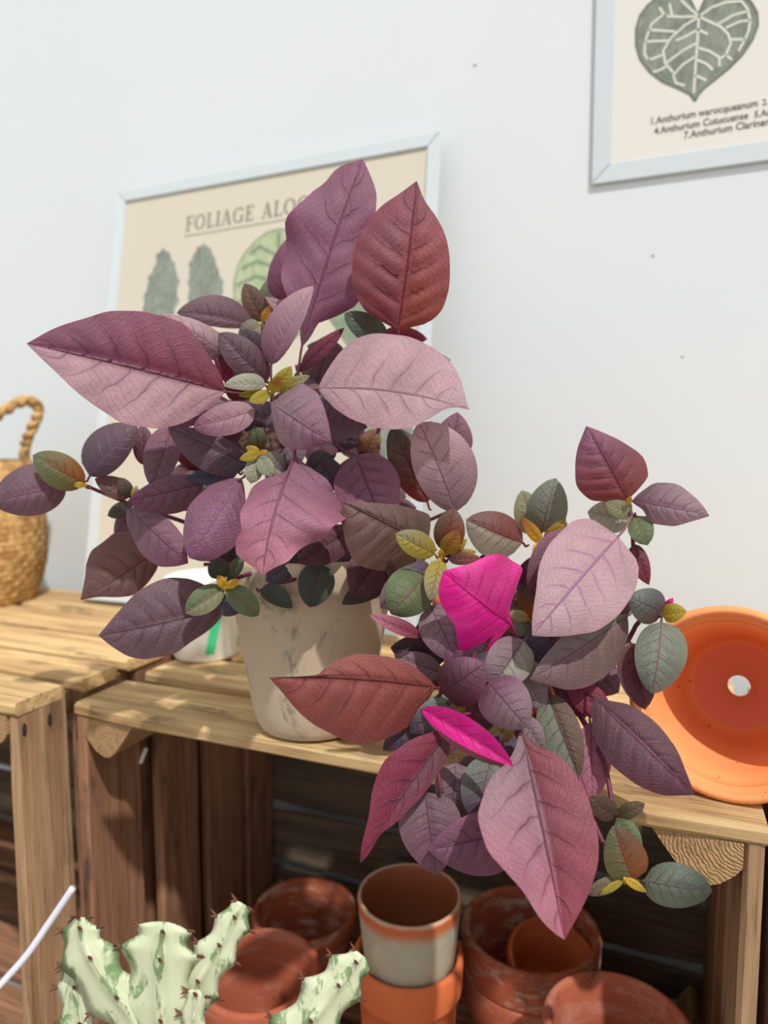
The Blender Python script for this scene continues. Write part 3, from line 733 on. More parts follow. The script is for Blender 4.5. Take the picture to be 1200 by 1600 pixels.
# ---- plant in the pale stone pot
def mat_stonepot():
    t = NT('pale_stone_pot'); v = t.obj(); n1 = t.noise(v, 14, 5, .6); n2 = t.noise(t.mapping(v, (1, 1, .45)), 26, 6, .72, .3); n3 = t.noise(v, 260, 3, .7)
    c = t.mix(n1, lin((186, 164, 138)), lin((214, 196, 170)))
    c = t.mix(t.math('MULTIPLY', t.smooth(n2, .54, .66), .72), c, lin((104, 100, 96)))
    c = t.mix(t.math('MULTIPLY', t.smooth(t.noise(v, 9, 3), .55, .7), .4), c, lin((182, 160, 132)))
    t.bump(t.math('ADD', n3, n1), .25, .0012)
    return t.set(.8, .2, c)
SPM = mat_stonepot()
PX, PY = -.292, .5445
pl1 = empty('potted_purple_plant', (PX, PY, ZT + .0003)); tag(pl1, 'tall purple leaved plant in pale stone pot on the crate', 'potted plant')
H1 = .158; R1 = .0785
pr = [(.0005, 0), (.040, 0), (.047, .003), (.0505, .010), (.0535, .022), (.058, .048), (.0625, .075), (.068, .106), (.0715, .127), (.0722, .1285), (.0750, .1295), (.0765, .133), (.0785, .153), (.0775, .157), (.075, .158), (.072, .157), (.070, .150), (.066, .12), (.048, .012), (.0005, .010)]
vs, fs = lathe(pr, 72); mesh_obj('pot', vs, fs, SPM, pl1)
vs, fs = disc(.0695, .142, 8, 40, .003, .006); mesh_obj('soil', vs, fs, SOIL, pl1)
soil1 = lambda x, y: Vector((PX + x, PY + y, ZT + .140))
S1 = soil1(.0, .0)
for pts in ([soil1(-.01, .0), (470, 800, .600), (440, 690, .572), (424, 618, .536)], [soil1(-.02, -.01), (445, 800, .585), (425, 745, .560), (405, 712, .532)],
            [soil1(.01, .01), (510, 760, .61), (480, 640, .585), (463, 570, .575)], [soil1(.02, .015), (560, 780, .61), (600, 640, .585), (622, 516, .556)],
            [soil1(-.03, .0), (400, 860, .59), (300, 820, .60), (200, 786, .595), (128, 756, .58)], [soil1(-.025, -.02), (420, 890, .57), (385, 898, .553), (352, 912, .535)],
            [soil1(.03, -.01), (580, 800, .60), (640, 820, .58), (700, 800, .56)], [soil1(.035, .005), (600, 790, .60), (640, 730, .60), (668, 690, .58)],
            [soil1(-.01, .02), (430, 760, .63), (400, 620, .63), (410, 505, .62)], [soil1(-.03, -.01), (440, 880, .58), (370, 880, .565), (318, 882, .56)],
            [soil1(.0, -.03), (500, 880, .56), (460, 905, .545), (420, 912, .54)]):
    stem(pl1, pts)
p = pl1
def lf(*a, **k): return leaf(p, *a, **k)
# (base) (tip) halfwidths, distances, colours
lf((352, 612), (42, 537), 84, 92, .515, .470, 'PR', 'PU', bow=-6, dz=.012, wav=.03, prof=(.72, .72), ea=.62, eb=.36, half=('A', 'MV'), pet=(420, 610, .535), label='long mauve leaf pointing left', out=[(346,590),(330,560),(305,525),(275,500),(240,491),(180,486),(130,498),(85,513),(335,630),(318,645),(285,660),(240,668),(200,661),(160,640),(130,620),(85,580),(62,556)])  # lower half coloured paler, its lit side painted into the blade
lf((472, 540), (567, 249), 76, 62, .570, .562, 'PU', 'PU', bow=7, dz=.012, wav=.22, prof=(1.15, .75), ea=.12, eb=.2, pet=(463, 590, .575), quilt=.10, label='tall crinkled purple leaf at the top', out=[(527,263),(502,287),(485,297),(467,323),(452,350),(448,372),(444,400),(439,435),(446,462),(462,490),(468,520),(577,270),(590,307),(590,330),(585,380),(572,440),(557,477),(527,497),(500,503),(487,525)])
lf((622, 516), (651, 283), 80, 84, .548, .536, (146, 74, 62), 'PR', bow=-5, dz=.010, prof=(.50, .80), ea=.15, eb=.2, half=('A', 'PR'), vein=(88, 26, 48), pet=(625, 545, .56), label='red heart shaped leaf standing upright', out=[(627,300),(593,323),(567,360),(552,393),(549,433),(557,463),(573,487),(600,503),(663,310),(683,343),(697,370),(703,407),(702,447),(693,480),(670,503),(643,510)])
lf((497, 607), (733, 640), 92, 62, .520, .478, 'MV', 'MV', bow=24, dz=.010, prof=(.66, .62), ea=-.15, eb=.65, pet=(445, 610, .535), quilt=.03, label='broad pale mauve leaf pointing right', out=[(503,590),(517,570),(533,547),(560,525),(593,518),(633,522),(670,537),(700,560),(720,590),(730,627),(505,620),(527,640),(560,658),(600,669),(637,668),(670,653),(697,640),(717,637)])
lf((423, 630), (518, 691), 56, 52, .520, .492, 'GM', 'PU', dz=.012, prof=(.55, .62), ea=-.15, eb=-.1, half=None, pet=(424, 612, .535), out=[(437,618),(453,608),(475,599),(493,610),(503,627),(513,660),(424,640),(428,667),(442,697),(467,703),(493,699)])
lf((398, 641), (302, 668), 27, 24, .520, .498, 'MV', 'PU', dz=.008, prof=(.5, .42), ea=.2, eb=.1, vein=(170, 90, 130), pet=(420, 618, .53), gloss=1)
lf((415, 602), (350, 603), 10, 17, .522, .505, 'PG', 'PG', bow=-5, prof=(.5, .5), dz=.006)
lf((428, 612), (455, 572), 13, 16, .524, .515, 'YG', 'YG', prof=(.5, .6), dz=.003)
lf((426, 614), (436, 588), 12, 10, .521, .508, 'YG', 'OB', prof=(.5, .6), dz=.003)
lf((440, 606), (484, 587), 9, 9, .526, .520, 'YG', 'LG', prof=(.6, .6), dz=.003)
lf((422, 614), (389, 628), 10, 10, .520, .508, 'YG', 'YG', prof=(.5, .5), dz=.003)
lf((414, 612), (372, 618), 7, 7, .526, .518, 'YG', 'YG', prof=(.6, .6), dz=.003)
lf((424, 570), (490, 447), 38, 15, .532, .512, 'PU', 'MV', bow=4, dz=.010, prof=(.6, .62), ea=-.2, eb=.9, pet=(424, 612, .536), vein=(170, 140, 165))
lf((412, 590), (342, 520), 26, 27, .545, .530, 'DK', 'DK', dz=.01, prof=(.6, .5))
lf((362, 562), (250, 490), 22, 22, .540, .525, 'GM', 'MV', bow=-8, dz=.012, prof=(.5, .75), ea=-.3, eb=-.2)
lf((362, 600), (335, 545), 12, 12, .545, .535, 'CR', 'DR', prof=(.6, .7))
lf((395, 508), (276, 489), 14, 36, .612, .590, 'DK', 'DK', bow=-4, dz=.010, prof=(.7, .6), ea=.1, eb=.3)
lf((411, 503), (382, 443), 18, 20, .615, .605, 'OL', 'OL', prof=(.6, .5), dz=.005)
lf((414, 500), (420, 436), 15, 15, .625, .620, 'OL', 'GR', prof=(.6, .5), dz=.005)
lf((408, 508), (372, 524), 16, 16, .61, .60, 'LG', 'SL', prof=(.5, .5), dz=.005)
lf((410, 503), (422, 478), 7, 7, .61, .603, 'YE', 'OB', prof=(.6, .6), dz=.002)
lf((436, 470), (458, 366), 26, 26, .60, .59, 'PU', 'PU', prof=(.5, .6), dz=.008)
lf((470, 500), (414, 464), 12, 12, .60, .592, 'MV', 'MV', prof=(.6, .8))
lf((463, 584), (538, 512), 13, 12, .580, .57, 'DR', 'CR', prof=(.9, .7), dz=.006)
lf((540, 560), (480, 540), 20, 20, .62, .61, 'SL', 'GM', prof=(.6, .6))
lf((602, 534), (538, 490), 20, 24, .575, .555, 'DG', 'DG', prof=(.5, .45), dz=.010, ea=.5, eb=.3, gloss=1)
lf((598, 522), (668, 530), 16, 14, .585, .578, 'CR', 'CR', prof=(.6, .6))
lf((625, 590), (704, 562), 32, 30, .600, .590, 'PG', 'LG', prof=(.5, .6))
lf((500, 622), (574, 668), 14, 52, .545, .525, 'SL', 'DK', prof=(.5, .55), dz=.006, ea=.3, eb=.1)
lf((712, 800), (654, 660), 40, 58, .525, .505, 'GM', 'MV', bow=-6, dz=.010, prof=(.62, .42), ea=.05, eb=.2, pet=(705, 850, .54), quilt=.03)
lf((705, 715), (715, 644), 32, 30, .555, .545, 'GM', 'PU', prof=(.45, .6), dz=.008)
lf((668, 785), (612, 668), 30, 34, .56, .545, 'RB', 'DG', prof=(.6, .42), dz=.008, gloss=1)
lf((461, 712), (411, 898), 84, 82, .510, .462, 'PU', 'PK', bow=-16, dz=.012, prof=(.74, .80), wav=.24, ea=.12, eb=.05, pet=(455, 655, .55), quilt=.09, label='crinkled rose pink leaf hanging over the pot', out=[(448,735),(417,747),(392,768),(373,796),(376,827),(365,841),(371,866),(392,884),(480,729),(508,747),(525,775),(534,806),(525,827),(508,845),(487,850),(469,861),(448,876),(427,888)])
lf((556, 712), (606, 838), 50, 52, .545, .520, 'PU', 'MM', prof=(.52, .75), dz=.010, wav=.06, pet=(520, 690, .57))
lf((668, 852), (534, 784), 64, 42, .522, .492, 'OL', 'BR', bow=-4, dz=.012, prof=(.66, .42), ea=.2, eb=-.2, vein=(66, 36, 42), out=[(585,785),(637,792),(670,803),(536,827),(543,855),(560,883),(585,890),(625,890),(655,876)])
lf((377, 748), (296, 872), 44, 46, .535, .500, 'PU', 'PU', dz=.014, prof=(.55, .55), ea=-.12, eb=-.1, vein=(150, 90, 140), out=[(384,775),(385,815),(370,850),(340,872),(318,878),(352,748),(320,765),(295,790),(286,825),(288,855)], gloss=1)
lf((199, 794), (294, 880), 34, 38, .555, .530, 'DK', 'PU', prof=(.45, .6), dz=.012, ea=-.2, eb=-.1, out=[(230,796),(265,812),(288,840),(198,815),(207,840),(225,870),(245,884),(275,885)])
lf((318, 755), (199, 784), 36, 24, .560, .545, 'DK', 'PU', prof=(.55, .6), dz=.012, ea=-.1, eb=.1)
lf((268, 666), (238, 762), 26, 30, .565, .550, 'PU', 'DK', prof=(.55, .5), dz=.008)
lf((140, 744), (215, 666), 42, 26, .575, .565, 'SL', 'DK', bow=5, prof=(.55, .5), dz=.012, ea=-.2, eb=-.1, vein=(110, 90, 125), gloss=1)
lf((228, 728), (222, 662), 18, 18, .585, .58, 'DR', 'DK', prof=(.6, .6))
lf((388, 726), (262, 667), 38, 22, .550, .535, 'SL', 'DK', prof=(.55, .6), dz=.010)
lf((372, 738), (290, 748), 14, 14, .56, .55, (64, 72, 98), (64, 72, 98), prof=(.6, .6))
lf((352, 628), (262, 668), 16, 16, .540, .520, 'GM', 'PU', prof=(.6, .7))
lf((104, 756), (-16, 784), 38, 44, .575, .560, 'DK', 'DK', prof=(.55, .55), dz=.012, ea=-.1, eb=-.1, vein=(120, 70, 110))
lf((133, 757), (51, 711), 30, 26, .570, .553, 'OB', 'GR', bow=-2, prof=(.62, .5), dz=.010, ea=.1, eb=.1, vein=(150, 50, 66), half=('A', 'GR'))
lf((133, 758), (112, 757), 5, 5, .568, .565, 'YE', 'YG')
lf((205, 775), (148, 748), 16, 18, .585, .58, 'BR', 'BR', prof=(.6, .6))
lf((204, 778), (186, 746), 11, 12, .58, .575, 'DG', 'OL', prof=(.6, .5))
lf((208, 778), (214, 758), 6, 6, .58, .575, 'YE', 'PG', prof=(.6, .6))
lf((202, 790), (168, 806), 13, 12, .59, .58, 'DG', 'DG', prof=(.5, .5))
lf((208, 798), (180, 840), 20, 16, .60, .59, 'DK', 'DK', prof=(.5, .6))
lf((250, 856), (126, 937), 30, 50, .585, .565, 'BR', 'BR', bow=6, prof=(.5, .7), dz=.012, wav=.04, ea=.1, eb=.1, out=[(133,900),(135,880),(147,857),(177,833),(210,832),(240,845),(150,933),(187,933),(213,928),(243,895)])
lf((352, 950), (154, 993), 50, 62, .555, .535, 'DK', 'DK', bow=3, prof=(.6, .66), dz=.014, ea=.1, eb=.12, label='dark plum leaf pointing down left', out=[(187,953),(220,920),(260,903),(290,903),(320,913),(345,932),(177,1013),(207,1027),(233,1030),(267,1023),(300,1003),(333,980)])
lf((350, 918), (290, 958), 20, 22, .532, .518, 'GR', 'GR', prof=(.65, .42), dz=.006, vein=(170, 100, 110), half=('A', 'LG'))
lf((354, 918), (404, 962), 22, 18, .530, .516, 'GR', 'GR', prof=(.62, .45), dz=.006, vein=(160, 80, 90))
lf((344, 906), (338, 870), 17, 17, .545, .54, 'DG', 'DG', prof=(.5, .4))
lf((356, 906), (380, 868), 11, 11, .545, .54, 'DG', 'GR', prof=(.6, .5))
lf((352, 918), (340, 899), 8, 8, .527, .522, 'YE', 'YE', prof=(.5, .5), dz=.002)
lf((353, 918), (374, 906), 7, 7, .526, .52, 'YE', 'YE', prof=(.6, .5), dz=.002)
lf((350, 930), (378, 956), 16, 26, .545, .54, 'SL', 'SL', prof=(.5, .5))
lf((406, 922), (457, 950), 22, 10, .545, .53, 'DG', 'DG', prof=(.5, .5), dz=.006)
lf((500, 880), (484, 949), 30, 28, .545, .530, 'DG', 'DG', prof=(.5, .45), dz=.008)
lf((455, 878), (415, 908), 20, 16, .55, .54, 'DG', 'SL', prof=(.55, .55))
lf((545, 828), (466, 880), 30, 26, .55, .535, 'DR', 'DR', prof=(.55, .6), dz=.008)
lf((592, 866), (552, 932), 36, 34, .55, .535, 'DR', 'DR', prof=(.5, .6), dz=.008, wav=.06)
lf((602, 912), (534, 944), 14, 22, .555, .545, 'DG', 'DG', prof=(.5, .6), dz=.006)
lf((520, 712), (478, 748), 24, 24, .57, .56, 'BK', 'BK', prof=(.5, .5))
lf((498, 722), (538, 766), 22, 22, .56, .55, 'BK', 'SL', prof=(.5, .5))
lf((405, 702), (398, 666), 16, 15, .534, .524, 'OL', 'GR', prof=(.5, .5), dz=.004)
lf((406, 708), (374, 718), 8, 8, .527, .518, 'YG', 'YG', prof=(.6, .6), dz=.002)
lf((406, 708), (384, 698), 7, 7, .528, .522, 'YE', 'YG', prof=(.6, .6), dz=.002)
lf((405, 709), (418, 704), 4, 4, .522, .516, 'YE', 'YE', prof=(.5, .5), dz=.001)
lf((408, 711), (444, 740), 20, 15, .530, .515, 'LG', 'SL', prof=(.6, .4), dz=.006, half=('B', 'PG'))
lf((406, 712), (425, 744), 12, 14, .526, .512, 'PG', 'LG', prof=(.7, .5), dz=.004)
lf((402, 713), (392, 756), 15, 15, .532, .52, 'PG', 'LG', prof=(.6, .45), dz=.005)
lf((438, 690), (372, 690), 22, 22, .565, .56, 'OL', 'OL', prof=(.6, .6))
lf((566, 716), (590, 670), 20, 18, .60, .592, (112, 82, 58), (128, 92, 62), prof=(.6, .5), wav=.2, label='brown leaf standing in for a bark filled pot behind the crown')  # stands in for a clay rim and bark glimpsed through the leaves
# filler leaves inside the crown, coloured dark for the shade in there
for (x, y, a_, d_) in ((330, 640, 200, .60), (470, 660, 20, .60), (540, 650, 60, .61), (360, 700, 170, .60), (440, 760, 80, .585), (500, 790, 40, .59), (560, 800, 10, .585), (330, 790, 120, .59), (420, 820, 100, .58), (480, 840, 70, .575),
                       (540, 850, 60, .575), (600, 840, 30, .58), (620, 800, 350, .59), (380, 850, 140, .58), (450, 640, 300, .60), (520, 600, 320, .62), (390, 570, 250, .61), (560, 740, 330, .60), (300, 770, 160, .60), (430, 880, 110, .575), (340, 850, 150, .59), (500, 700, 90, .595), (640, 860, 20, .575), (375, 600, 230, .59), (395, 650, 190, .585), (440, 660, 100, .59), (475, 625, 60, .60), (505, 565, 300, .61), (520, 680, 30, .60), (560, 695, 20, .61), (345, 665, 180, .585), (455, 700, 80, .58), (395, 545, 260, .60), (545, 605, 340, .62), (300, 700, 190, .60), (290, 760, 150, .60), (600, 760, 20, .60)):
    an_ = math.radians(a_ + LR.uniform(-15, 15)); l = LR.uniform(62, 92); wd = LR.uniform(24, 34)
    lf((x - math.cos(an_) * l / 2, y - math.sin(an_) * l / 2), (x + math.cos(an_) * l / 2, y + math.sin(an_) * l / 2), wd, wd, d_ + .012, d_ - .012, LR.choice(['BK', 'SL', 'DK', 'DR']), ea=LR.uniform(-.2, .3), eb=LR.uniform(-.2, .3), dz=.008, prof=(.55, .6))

# ---- second plant, in a clay pot hidden under its own leaves
q0 = P(772, 1120, .60)
P2X, P2Y = q0.x, .60
pl2 = empty('potted_purple_plant', (P2X, P2Y, ZT + .0003)); tag(pl2, 'sprawling purple plant with magenta leaves hanging over the crate front', 'potted plant')
vs, fs = lathe(pot_prof(.062, .118, .044, .022), 56); mesh_obj('pot', vs, fs, CLAYR, pl2)
vs, fs = disc(.0545, .104, 8, 36, .003, .014); mesh_obj('soil', vs, fs, SOIL, pl2)
BARK = mat_clay('bark_chip', (176, 128, 82), (124, 84, 52))
bk = None
for i in range(60):
    a_ = LR.uniform(0, 6.28); r_ = .048 * math.sqrt(LR.random())
    if bk is None:
        bm = bmesh.new(); bmesh.ops.create_icosphere(bm, subdivisions=1, radius=.0042)
        for v in bm.verts: v.co *= LR.uniform(.75, 1.25)
        bk = bpy.data.meshes.new('bark_chip'); bm.to_mesh(bk); bm.free(); bk.materials.append(BARK)
    o = bpy.data.objects.new('bark_chip', bk); COL.objects.link(o); o.parent = pl2
    o.location = (r_ * math.cos(a_), r_ * math.sin(a_), .106 + .014 * (1 - (r_ / .0545) ** 2)); o.rotation_euler = (LR.uniform(0, 3), LR.uniform(0, 3), LR.uniform(0, 3)); s_ = LR.uniform(.7, 1.3); o.scale = (s_, s_ * LR.uniform(.6, 1), s_ * .7)
soil2 = lambda x, y: Vector((P2X + x, P2Y + y, ZT + .110))
for pts in ([soil2(-.03, -.02), (720, 960, .565), (700, 905, .535), (690, 868, .512)], [soil2(.02, .0), (830, 960, .57), (842, 900, .565), (846, 846, .55)],
            [soil2(.03, .01), (930, 1000, .57), (985, 900, .55), (986, 800, .53)], [soil2(.0, -.03), (790, 1020, .53), (800, 1080, .495), (812, 1148, .466)],
            [soil2(-.02, -.03), (740, 1040, .53), (715, 1080, .50), (700, 1100, .485)], [soil2(.04, -.02), (960, 1010, .54), (1000, 970, .525), (1034, 962, .505)],
            [soil2(.03, -.04), (890, 1090, .52), (940, 1180, .48), (958, 1270, .46)], [soil2(.02, -.04), (880, 1140, .50), (930, 1290, .455), (975, 1372, .442)], [soil2(-.03, -.03), (690, 1080, .52), (680, 1160, .49), (690, 1240, .475)]):
    stem(pl2, pts)
p = pl2
lf((662, 900), (611, 960), 38, 40, .505, .490, 'GR', 'GR', dz=.014, prof=(.45, .42), ea=-.15, eb=-.1, vein=(150, 70, 100), label='round green leaf with a pink midrib', gloss=1)
lf((668, 885), (594, 950), 30, 28, .525, .515, 'SL', 'GM', dz=.010, prof=(.5, .42))
lf((680, 866), (618, 834), 20, 22, .505, .488, 'YG', 'LG', prof=(.6, .5), dz=.006, vein=(130, 50, 50), half=('A', 'YG'))
lf((688, 874), (672, 938), 17, 18, .502, .484, 'YG', 'LG', prof=(.55, .55), dz=.005, vein=(140, 60, 60))
lf((698, 862), (708, 794), 25, 24, .515, .502, 'OB', 'BR', prof=(.55, .45), dz=.006, half=('A', 'OL'))
lf((694, 866), (716, 829), 15, 16, .508, .495, 'YG', 'OB', prof=(.5, .5), dz=.003)
lf((690, 870), (688, 858), 5, 5, .503, .498, 'YE', 'YE', prof=(.5, .5), dz=.001)
lf((702, 866), (730, 842), 7, 8, .52, .515, 'CR', 'YG', prof=(.6, .6))
lf((704, 868), (745, 862), 8, 8, .522, .515, 'YG', 'YG', prof=(.6, .6))
lf((700, 874), (752, 872), 10, 10, .515, .508, 'BR', 'RB', prof=(.6, .6))
lf((799, 976), (693, 892), 70, 76, .490, .462, 'MG', 'MG', bow=4, dz=.010, prof=(.42, .40), wav=.08, ea=-.05, eb=.25, pet=(812, 1000, .505), quilt=.06, label='bright magenta leaf with a crinkled edge', out=[(736,880),(764,866),(795,870),(815,891),(810,907),(797,924),(796,956),(685,917),(690,949),(708,977),(722,1019),(751,1031),(757,1005),(771,993),(790,985)])
lf((817, 848), (728, 812), 42, 32, .545, .525, 'RB', 'BR', prof=(.6, .5), dz=.010, half=('A', 'PG'), ea=.1, eb=-.2)  # pale lower half paints in the side that catches light
lf((846, 832), (868, 747), 33, 32, .555, .545, 'GG', 'GG', prof=(.5, .5), dz=.010, ea=-.1, eb=-.1)
lf((840, 835), (815, 766), 26, 24, .57, .565, 'LG', 'LG', prof=(.5, .5))
lf((846, 850), (813, 807), 9, 11, .548, .535, 'YE', 'OB', prof=(.6, .7), dz=.003, vein=(190, 60, 30))
lf((847, 850), (885, 811), 10, 10, .548, .54, 'OB', 'YG', prof=(.7, .6), dz=.003, vein=(180, 60, 40))
lf((846, 852), (832, 862), 8, 8, .545, .54, 'YE', 'YE', prof=(.5, .5), dz=.001)
lf((880, 828), (828, 935), 22, 28, .515, .500, 'PU', 'DR', prof=(.6, .6), dz=.008)
lf((966, 838), (832, 993), 82, 72, .505, .462, 'MV', 'MV', bow=-4, dz=.016, prof=(.52, .50), ea=.25, eb=-.05, vein=(150, 96, 140), pet=(987, 806, .53), quilt=.04, label='large pale mauve leaf with a pink midrib', out=[(978,843),(993,857),(999,885),(990,927),(969,958),(937,983),(895,993),(857,994),(962,832),(948,818),(920,809),(888,818),(860,846),(843,878),(836,927),(832,969)])
lf((980, 962), (828, 1062), 44, 34, .515, .480, 'GG', 'GM', prof=(.6, .6), dz=.010, bow=3, half=('A', 'BR'), pet=(990, 950, .54), out=[(979,1000),(962,1042),(930,1067),(892,1078),(853,1070),(940,962),(890,985),(850,1025)])
lf((980, 781), (916, 666), 58, 54, .528, .512, 'RB', 'PU', bow=-3, prof=(.42, .62), dz=.010, ea=.05, eb=-.05, vein=(84, 36, 66), out=[(955,783),(920,780),(902,762),(898,731),(902,703),(910,680),(993,769),(1013,741),(1007,717),(976,692),(937,673)])
lf((988, 783), (1108, 806), 38, 30, .530, .515, 'DK', 'GM', bow=4, prof=(.55, .55), dz=.010, ea=-.05, eb=.1, vein=(96, 50, 84), out=[(1004,766),(1025,754),(1053,755),(1084,775),(1100,793),(1004,797),(1018,818),(1046,822),(1081,815)])
lf((988, 803), (946, 786), 15, 18, .535, .525, 'LG', 'LG', prof=(.5, .5), dz=.004)
lf((994, 806), (1012, 852), 20, 21, .532, .52, 'GR', 'GR', prof=(.5, .45), dz=.006, vein=(120, 90, 80))
lf((984, 812), (918, 800), 26, 26, .55, .545, 'PG', 'PG', prof=(.5, .5))
lf((981, 785), (986, 776), 5, 5, .525, .52, 'YE', 'YE', prof=(.5, .5), dz=.001)
lf((990, 850), (1014, 914), 14, 18, .54, .535, 'DR', 'CR', prof=(.6, .7))
lf((1037, 956), (982, 932), 30, 28, .510, .496, 'SL', 'GG', prof=(.48, .5), dz=.010, ea=-.1, eb=-.2)
lf((1034, 960), (1073, 955), 16, 15, .503, .492, 'YG', 'YG', prof=(.5, .6), dz=.004)
lf((1040, 950), (1052, 934), 6, 6, .51, .505, 'CR', 'MG', prof=(.6, .7))
lf((1033, 972), (1018, 1084), 46, 38, .498, .480, 'GG', 'GG', bow=5, prof=(.48, .45), dz=.014, ea=-.1, eb=-.1, label='grey green oval leaf in front of the lying pot', gloss=1)
lf((985, 1004), (1008, 1109), 32, 30, .510, .490, 'DR', 'DR', prof=(.6, .6), dz=.008)
lf((928, 1090), (1085, 1242), 44, 46, .490, .448, (84, 62, 68), (78, 42, 54), bow=3, prof=(.6, .60), dz=.012, ea=.05, eb=.2, vein=(130, 80, 110), half=None, pet=(900, 1060, .52), label='dark plum leaf reaching across the lying pot', out=[(948,1093),(990,1104),(1025,1129),(1053,1164),(1074,1209),(926,1110),(929,1150),(955,1195),(990,1223),(1032,1241),(1063,1243)])
lf((856, 1084), (905, 1217), 30, 36, .500, .475, 'OL', 'OL', prof=(.6, .6), dz=.008, half=('B', 'GG'), pet=(830, 1050, .52))
lf((922, 1128), (926, 1252), 32, 24, .495, .480, 'MM', 'PK', prof=(.6, .6), dz=.008)
lf((890, 1066), (958, 1126), 24, 24, .51, .50, 'CR', 'CR', prof=(.6, .6))
lf((870, 1075), (925, 1115), 24, 22, .515, .51, 'DR', 'CR', prof=(.6, .6))
lf((814, 1142), (882, 1468), 94, 86, .464, .412, 'GM', 'PK', bow=4, dz=.010, prof=(.66, .64), ea=.55, eb=.85, half=('A', (132, 54, 62)), vein=(86, 30, 52), pet=(808, 1090, .49), quilt=.06, label='largest rose purple leaf hanging down in front of the crate', out=[(834,1164),(865,1174),(893,1202),(918,1248),(932,1304),(934,1339),(921,1395),(900,1437),(806,1167),(792,1195),(774,1209),(757,1244),(752,1283),(764,1325),(792,1360),(820,1395),(841,1430),(862,1454)])  # right half coloured darker red, the fold's shade painted in
lf((658, 1108), (802, 1197), 26, 17, .478, .444, 'MG', 'MG', bow=4, dz=.004, prof=(.62, .62), ea=1.0, eb=.5, half=('B', (0, 0, 0)) if False else None, vein=(170, 20, 90), quilt=.02, pet=(735, 1115, .49), label='folded bright magenta leaf above the hanging leaf')
lf((662, 1112), (801, 1199), 3, 20, .4785, .4445, 'PK', 'RB', bow=-3, dz=.004, prof=(.7, .62), ea=.2, eb=-.6, quilt=.02)
lf((680, 1074), (421, 1059), 84, 60, .488, .440, 'RB', 'RB', bow=-14, dz=.012, prof=(.60, .78), wav=.04, ea=.10, eb=-.1, vein=(92, 30, 46), pet=(705, 1078, .50), label='russet red leaf pointing left across the stone pot', out=[(666,1057),(638,1036),(603,1024),(568,1021),(533,1028),(508,1043),(494,1055),(463,1061),(440,1058),(666,1096),(645,1127),(610,1152),(575,1165),(540,1159),(505,1141),(470,1113),(438,1080)])
lf((704, 1140), (563, 1348), 38, 32, .480, .445, 'DR', 'CR', bow=-8, dz=.010, prof=(.72, .70), wav=.06, ea=.3, eb=.6, half=('B', 'CR'), vein=(64, 16, 40), pet=(725, 1115, .495), label='crimson folded leaf drooping below the russet leaf', out=[(680,1143),(634,1160),(603,1188),(585,1227),(577,1276),(566,1318),(704,1164),(697,1188),(673,1227),(648,1255),(617,1286),(592,1307),(578,1332)])
lf((690, 1082), (757, 1036), 36, 44, .478, .458, 'DR', 'PU', prof=(.42, .42), dz=.014, ea=-.2, eb=-.15)
lf((764, 1066), (824, 1136), 40, 42, .472, .455, 'PU', 'GM', prof=(.42, .40), dz=.014, ea=-.15, eb=-.15)
lf((818, 1000), (766, 1076), 38, 36, .50, .482, 'GM', 'GM', prof=(.5, .5), dz=.010, half=('A', 'PG'))
lf((672, 946), (716, 1036), 34, 34, .505, .49, 'GM', 'PU', prof=(.5, .55), dz=.010)
lf((660, 996), (577, 960), 9, 16, .498, .478, 'CR', 'PK', bow=4, prof=(.7, .7), dz=.004, ea=.8, eb=.3)
lf((700, 1020), (610, 1012), 30, 26, .525, .515, 'BK', 'BK', prof=(.6, .6))
lf((690, 1052), (616, 1024), 24, 20, .515, .505, 'GM', 'GM', prof=(.6, .6))
lf((708, 1090), (640, 1145), 24, 22, .492, .482, 'GG', 'SL', prof=(.55, .5), dz=.010, gloss=1)
lf((680, 1110), (598, 1172), 26, 24, .50, .49, 'SL', 'SL', prof=(.55, .55), dz=.010)
lf((664, 1238), (682, 1368), 50, 48, .482, .472, 'DK', 'PU', prof=(.5, .62), dz=.008)
lf((815, 1296), (670, 1328), 60, 42, .476, .458, 'PU', 'PU', prof=(.55, .62), dz=.008)
lf((712, 1192), (706, 1276), 34, 30, .49, .482, 'GM', 'DK', prof=(.5, .5))
lf((768, 1180), (742, 1284), 34, 36, .485, .472, 'GG', 'SL', prof=(.55, .5))
lf((962, 1278), (922, 1244), 18, 18, .462, .45, 'OL', 'OL', prof=(.5, .5), dz=.005)
lf((964, 1276), (1008, 1256), 14, 13, .460, .45, 'GR', 'OL', prof=(.5, .45), dz=.005)
lf((964, 1280), (1003, 1332), 18, 15, .458, .448, 'GR', 'GR', prof=(.5, .6), dz=.005)
lf((990, 1376), (958, 1290), 34, 34, .444, .436, 'OB', 'OL', prof=(.42, .55), dz=.006, half=('A', 'GR'))
lf((1006, 1376), (1113, 1392), 38, 34, .436, .428, 'GG', 'DG', bow=-4, prof=(.48, .40), dz=.012, ea=-.1, eb=-.1, vein=(96, 60, 84), label='glossy green leaf at the lowest shoot', gloss=1)
lf((972, 1374), (915, 1396), 14, 13, .446, .44, 'LG', 'OL', prof=(.6, .5), dz=.003)
lf((974, 1376), (938, 1398), 6, 7, .440, .435, 'YG', 'YG', prof=(.6, .6), dz=.002)
lf((976, 1372), (1010, 1394), 7, 7, .438, .432, 'YE', 'YG', prof=(.6, .6), dz=.002)
lf((720, 1108), (707, 1092), 6, 6, .484, .48, 'YG', 'YG', prof=(.5, .5), dz=.001)
lf((724, 1112), (718, 1098), 5, 6, .48, .476, 'YG', 'YG', prof=(.5, .5), dz=.001)
lf((790, 1132), (762, 1150), 9, 9, .472, .466, 'YG', 'LG', prof=(.5, .5), dz=.001)
lf((800, 1130), (788, 1164), 8, 8, .470, .464, 'YG', 'OL', prof=(.5, .5), dz=.001)
